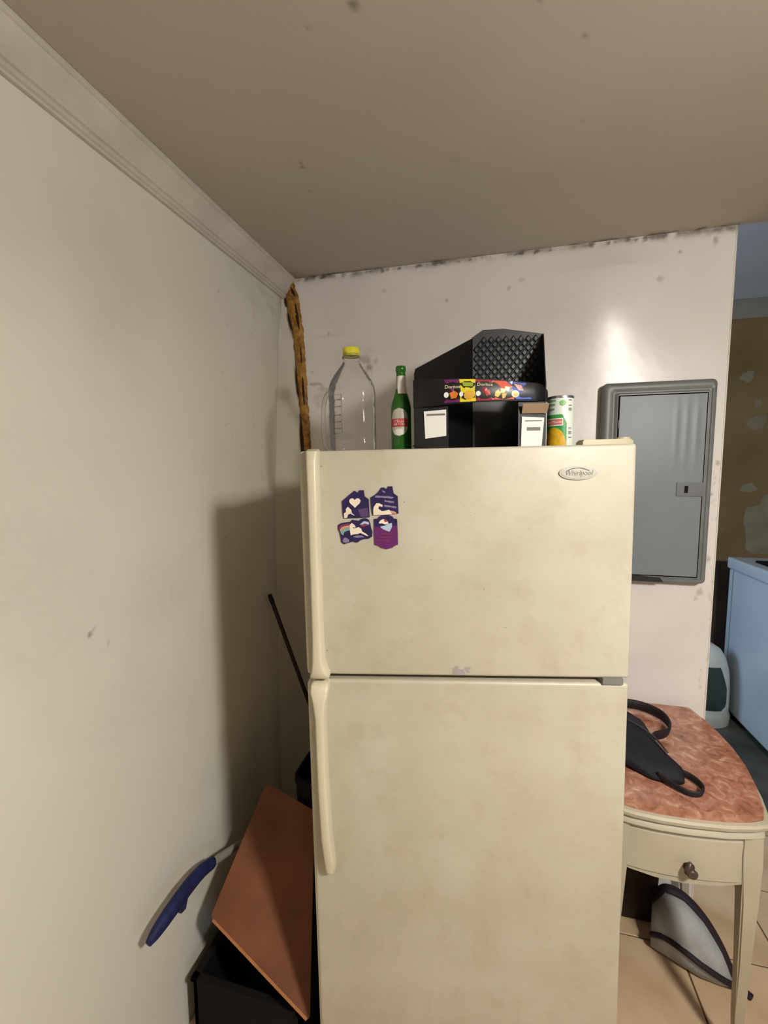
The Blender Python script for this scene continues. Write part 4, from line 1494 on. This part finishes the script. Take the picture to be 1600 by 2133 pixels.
# blue-gripped tool sticking out from behind the board
tool = thing('hand_tool', 'hand tool with dark blue grip poking out behind the brown board', 'tool', (.07, -.80, .37))
TO = Vector((.07, -.80, .37))
gp = [Vector(p) - TO for p in ((.060, -.980, .374), (.062, -.955, .381), (.064, -.90, .388), (.066, -.835, .393), (.068, -.775, .388), (.070, -.725, .371))]
obj('grip', tube(spline(gp, 5), [.010 + .0125 * math.sin(min(1, k / 11) * PI / 2) - .004 * max(0, k - 16) / 9 for k in range(26)], 14, squash=(.8, 1.0)), mat('blue_rubber', srgb(30, 37, 84), .6, 0, .3, .25, 40), tool, smooth=True)
obj('guard', prism([(-.07, .012), (-.035, .012), (-.052, -.026), (-.070, -.022)], -.012, .004, 'yz', bev=.003), mat('blue_rubber_guard', srgb(28, 34, 76), .6), tool)
obj('shaft', tube(spline([gp[-1] - Vector((0, .006, -.002)), Vector((.074, -.66, .345)) - TO, Vector((.085, -.56, .30)) - TO, Vector((.11, -.44, .20)) - TO, Vector((.135, -.30, FLOOR + .012)) - TO], 5), .0125, 12), mat('tool_shaft_grey', srgb(150, 146, 134), .4, .1), tool, smooth=True)

# ------------------------------------------------------------------ laundry room
WSX, WSY0, WSY1, WSZ = 2.535, .95, 1.79, .96 - FLOOR
wm = thing('washing_machine', 'pale blue-white washing machine in the room beyond the wall end', 'washing machine', (2.875, 1.37, FLOOR))
M_wm = mat('washer_enamel', srgb(206, 216, 224), .3, 0, .5, .04, 3)
ox, oy = 2.875, 1.37
wb = box(WSX + .012 - ox, WSX + .68 - ox, WSY0 + .012 - oy, WSY1 - .012 - oy, .05, WSZ - .055, .012, 3)
obj('body', wb, M_wm, wm, smooth='auto')
obj('lid_deck', box(WSX - ox, WSX + .69 - ox, WSY0 - oy, WSY1 - oy, WSZ - .052, WSZ + .028, .014, 3), M_wm, wm, smooth='auto')
obj('seam', box(WSX + .010 - ox, WSX + .016 - ox, WSY1 - .075 - oy, WSY1 - .070 - oy, .08, WSZ - .06), M_greyp, wm)
obj('lid_handle', box(WSX + .075 - ox, WSX + .28 - ox, 1.38 - oy, 1.60 - oy, WSZ + .027, WSZ + .042, .008), M_dark, wm, smooth='auto')
for x, y in ((WSX + .06, WSY0 + .06), (WSX + .06, WSY1 - .06), (WSX + .62, WSY0 + .06), (WSX + .62, WSY1 - .06)):
    obj('foot', lathe([(0, 0), (.022, 0), (.022, .02), (.014, .03), (.014, .055), (0, .055)], 12, cx=x - ox, cy=y - oy), M_dark, wm)

# white domed bin with a dark opening
lit = thing('domed_bin', 'white domed plastic bin with dark green opening behind the wall end', 'bin', (2.352, 1.62, FLOOR))
dm = lathe([(0, .002), (.15, .002), (.162, .01), (.166, .05), (.168, .16), (.166, .28), (.156, .38), (.135, .46), (.100, .52), (.05, .552), (0, .558)], 36, 1.0, .8)
obj('shell', dm, mat('bin_white_plastic', srgb(214, 220, 214), .4, 0, .5), lit, smooth=True)
op = []
for z in np.linspace(.12, .42, 12):
    hw = .095 * (1 - max(0, (.17 - z) / .065) ** 2 * .75) if z < .17 else .095 - max(0, z - .27) * .35
    R_d = .202
    op.append((z, -hw, hw, -PI / 2 + .18))
bm = patch(op, lambda z: float(np.interp(z, [.05, .16, .28, .38, .46], [.166, .168, .166, .156, .135])) + .003, 0, 0, 14)
for v in bm.verts:
    v.co.y *= .8
obj('opening', bm, mat('bin_opening_green', srgb(58, 74, 70), .4, 0, .4, .3, 6), lit, smooth=True)
obj('base_tray', lathe([(.162, .0), (.174, .0), (.178, .06), (.174, .075), (.166, .07)], 36, 1.0, .8), mat('tray_plastic', srgb(196, 200, 192), .5), lit, smooth='auto')
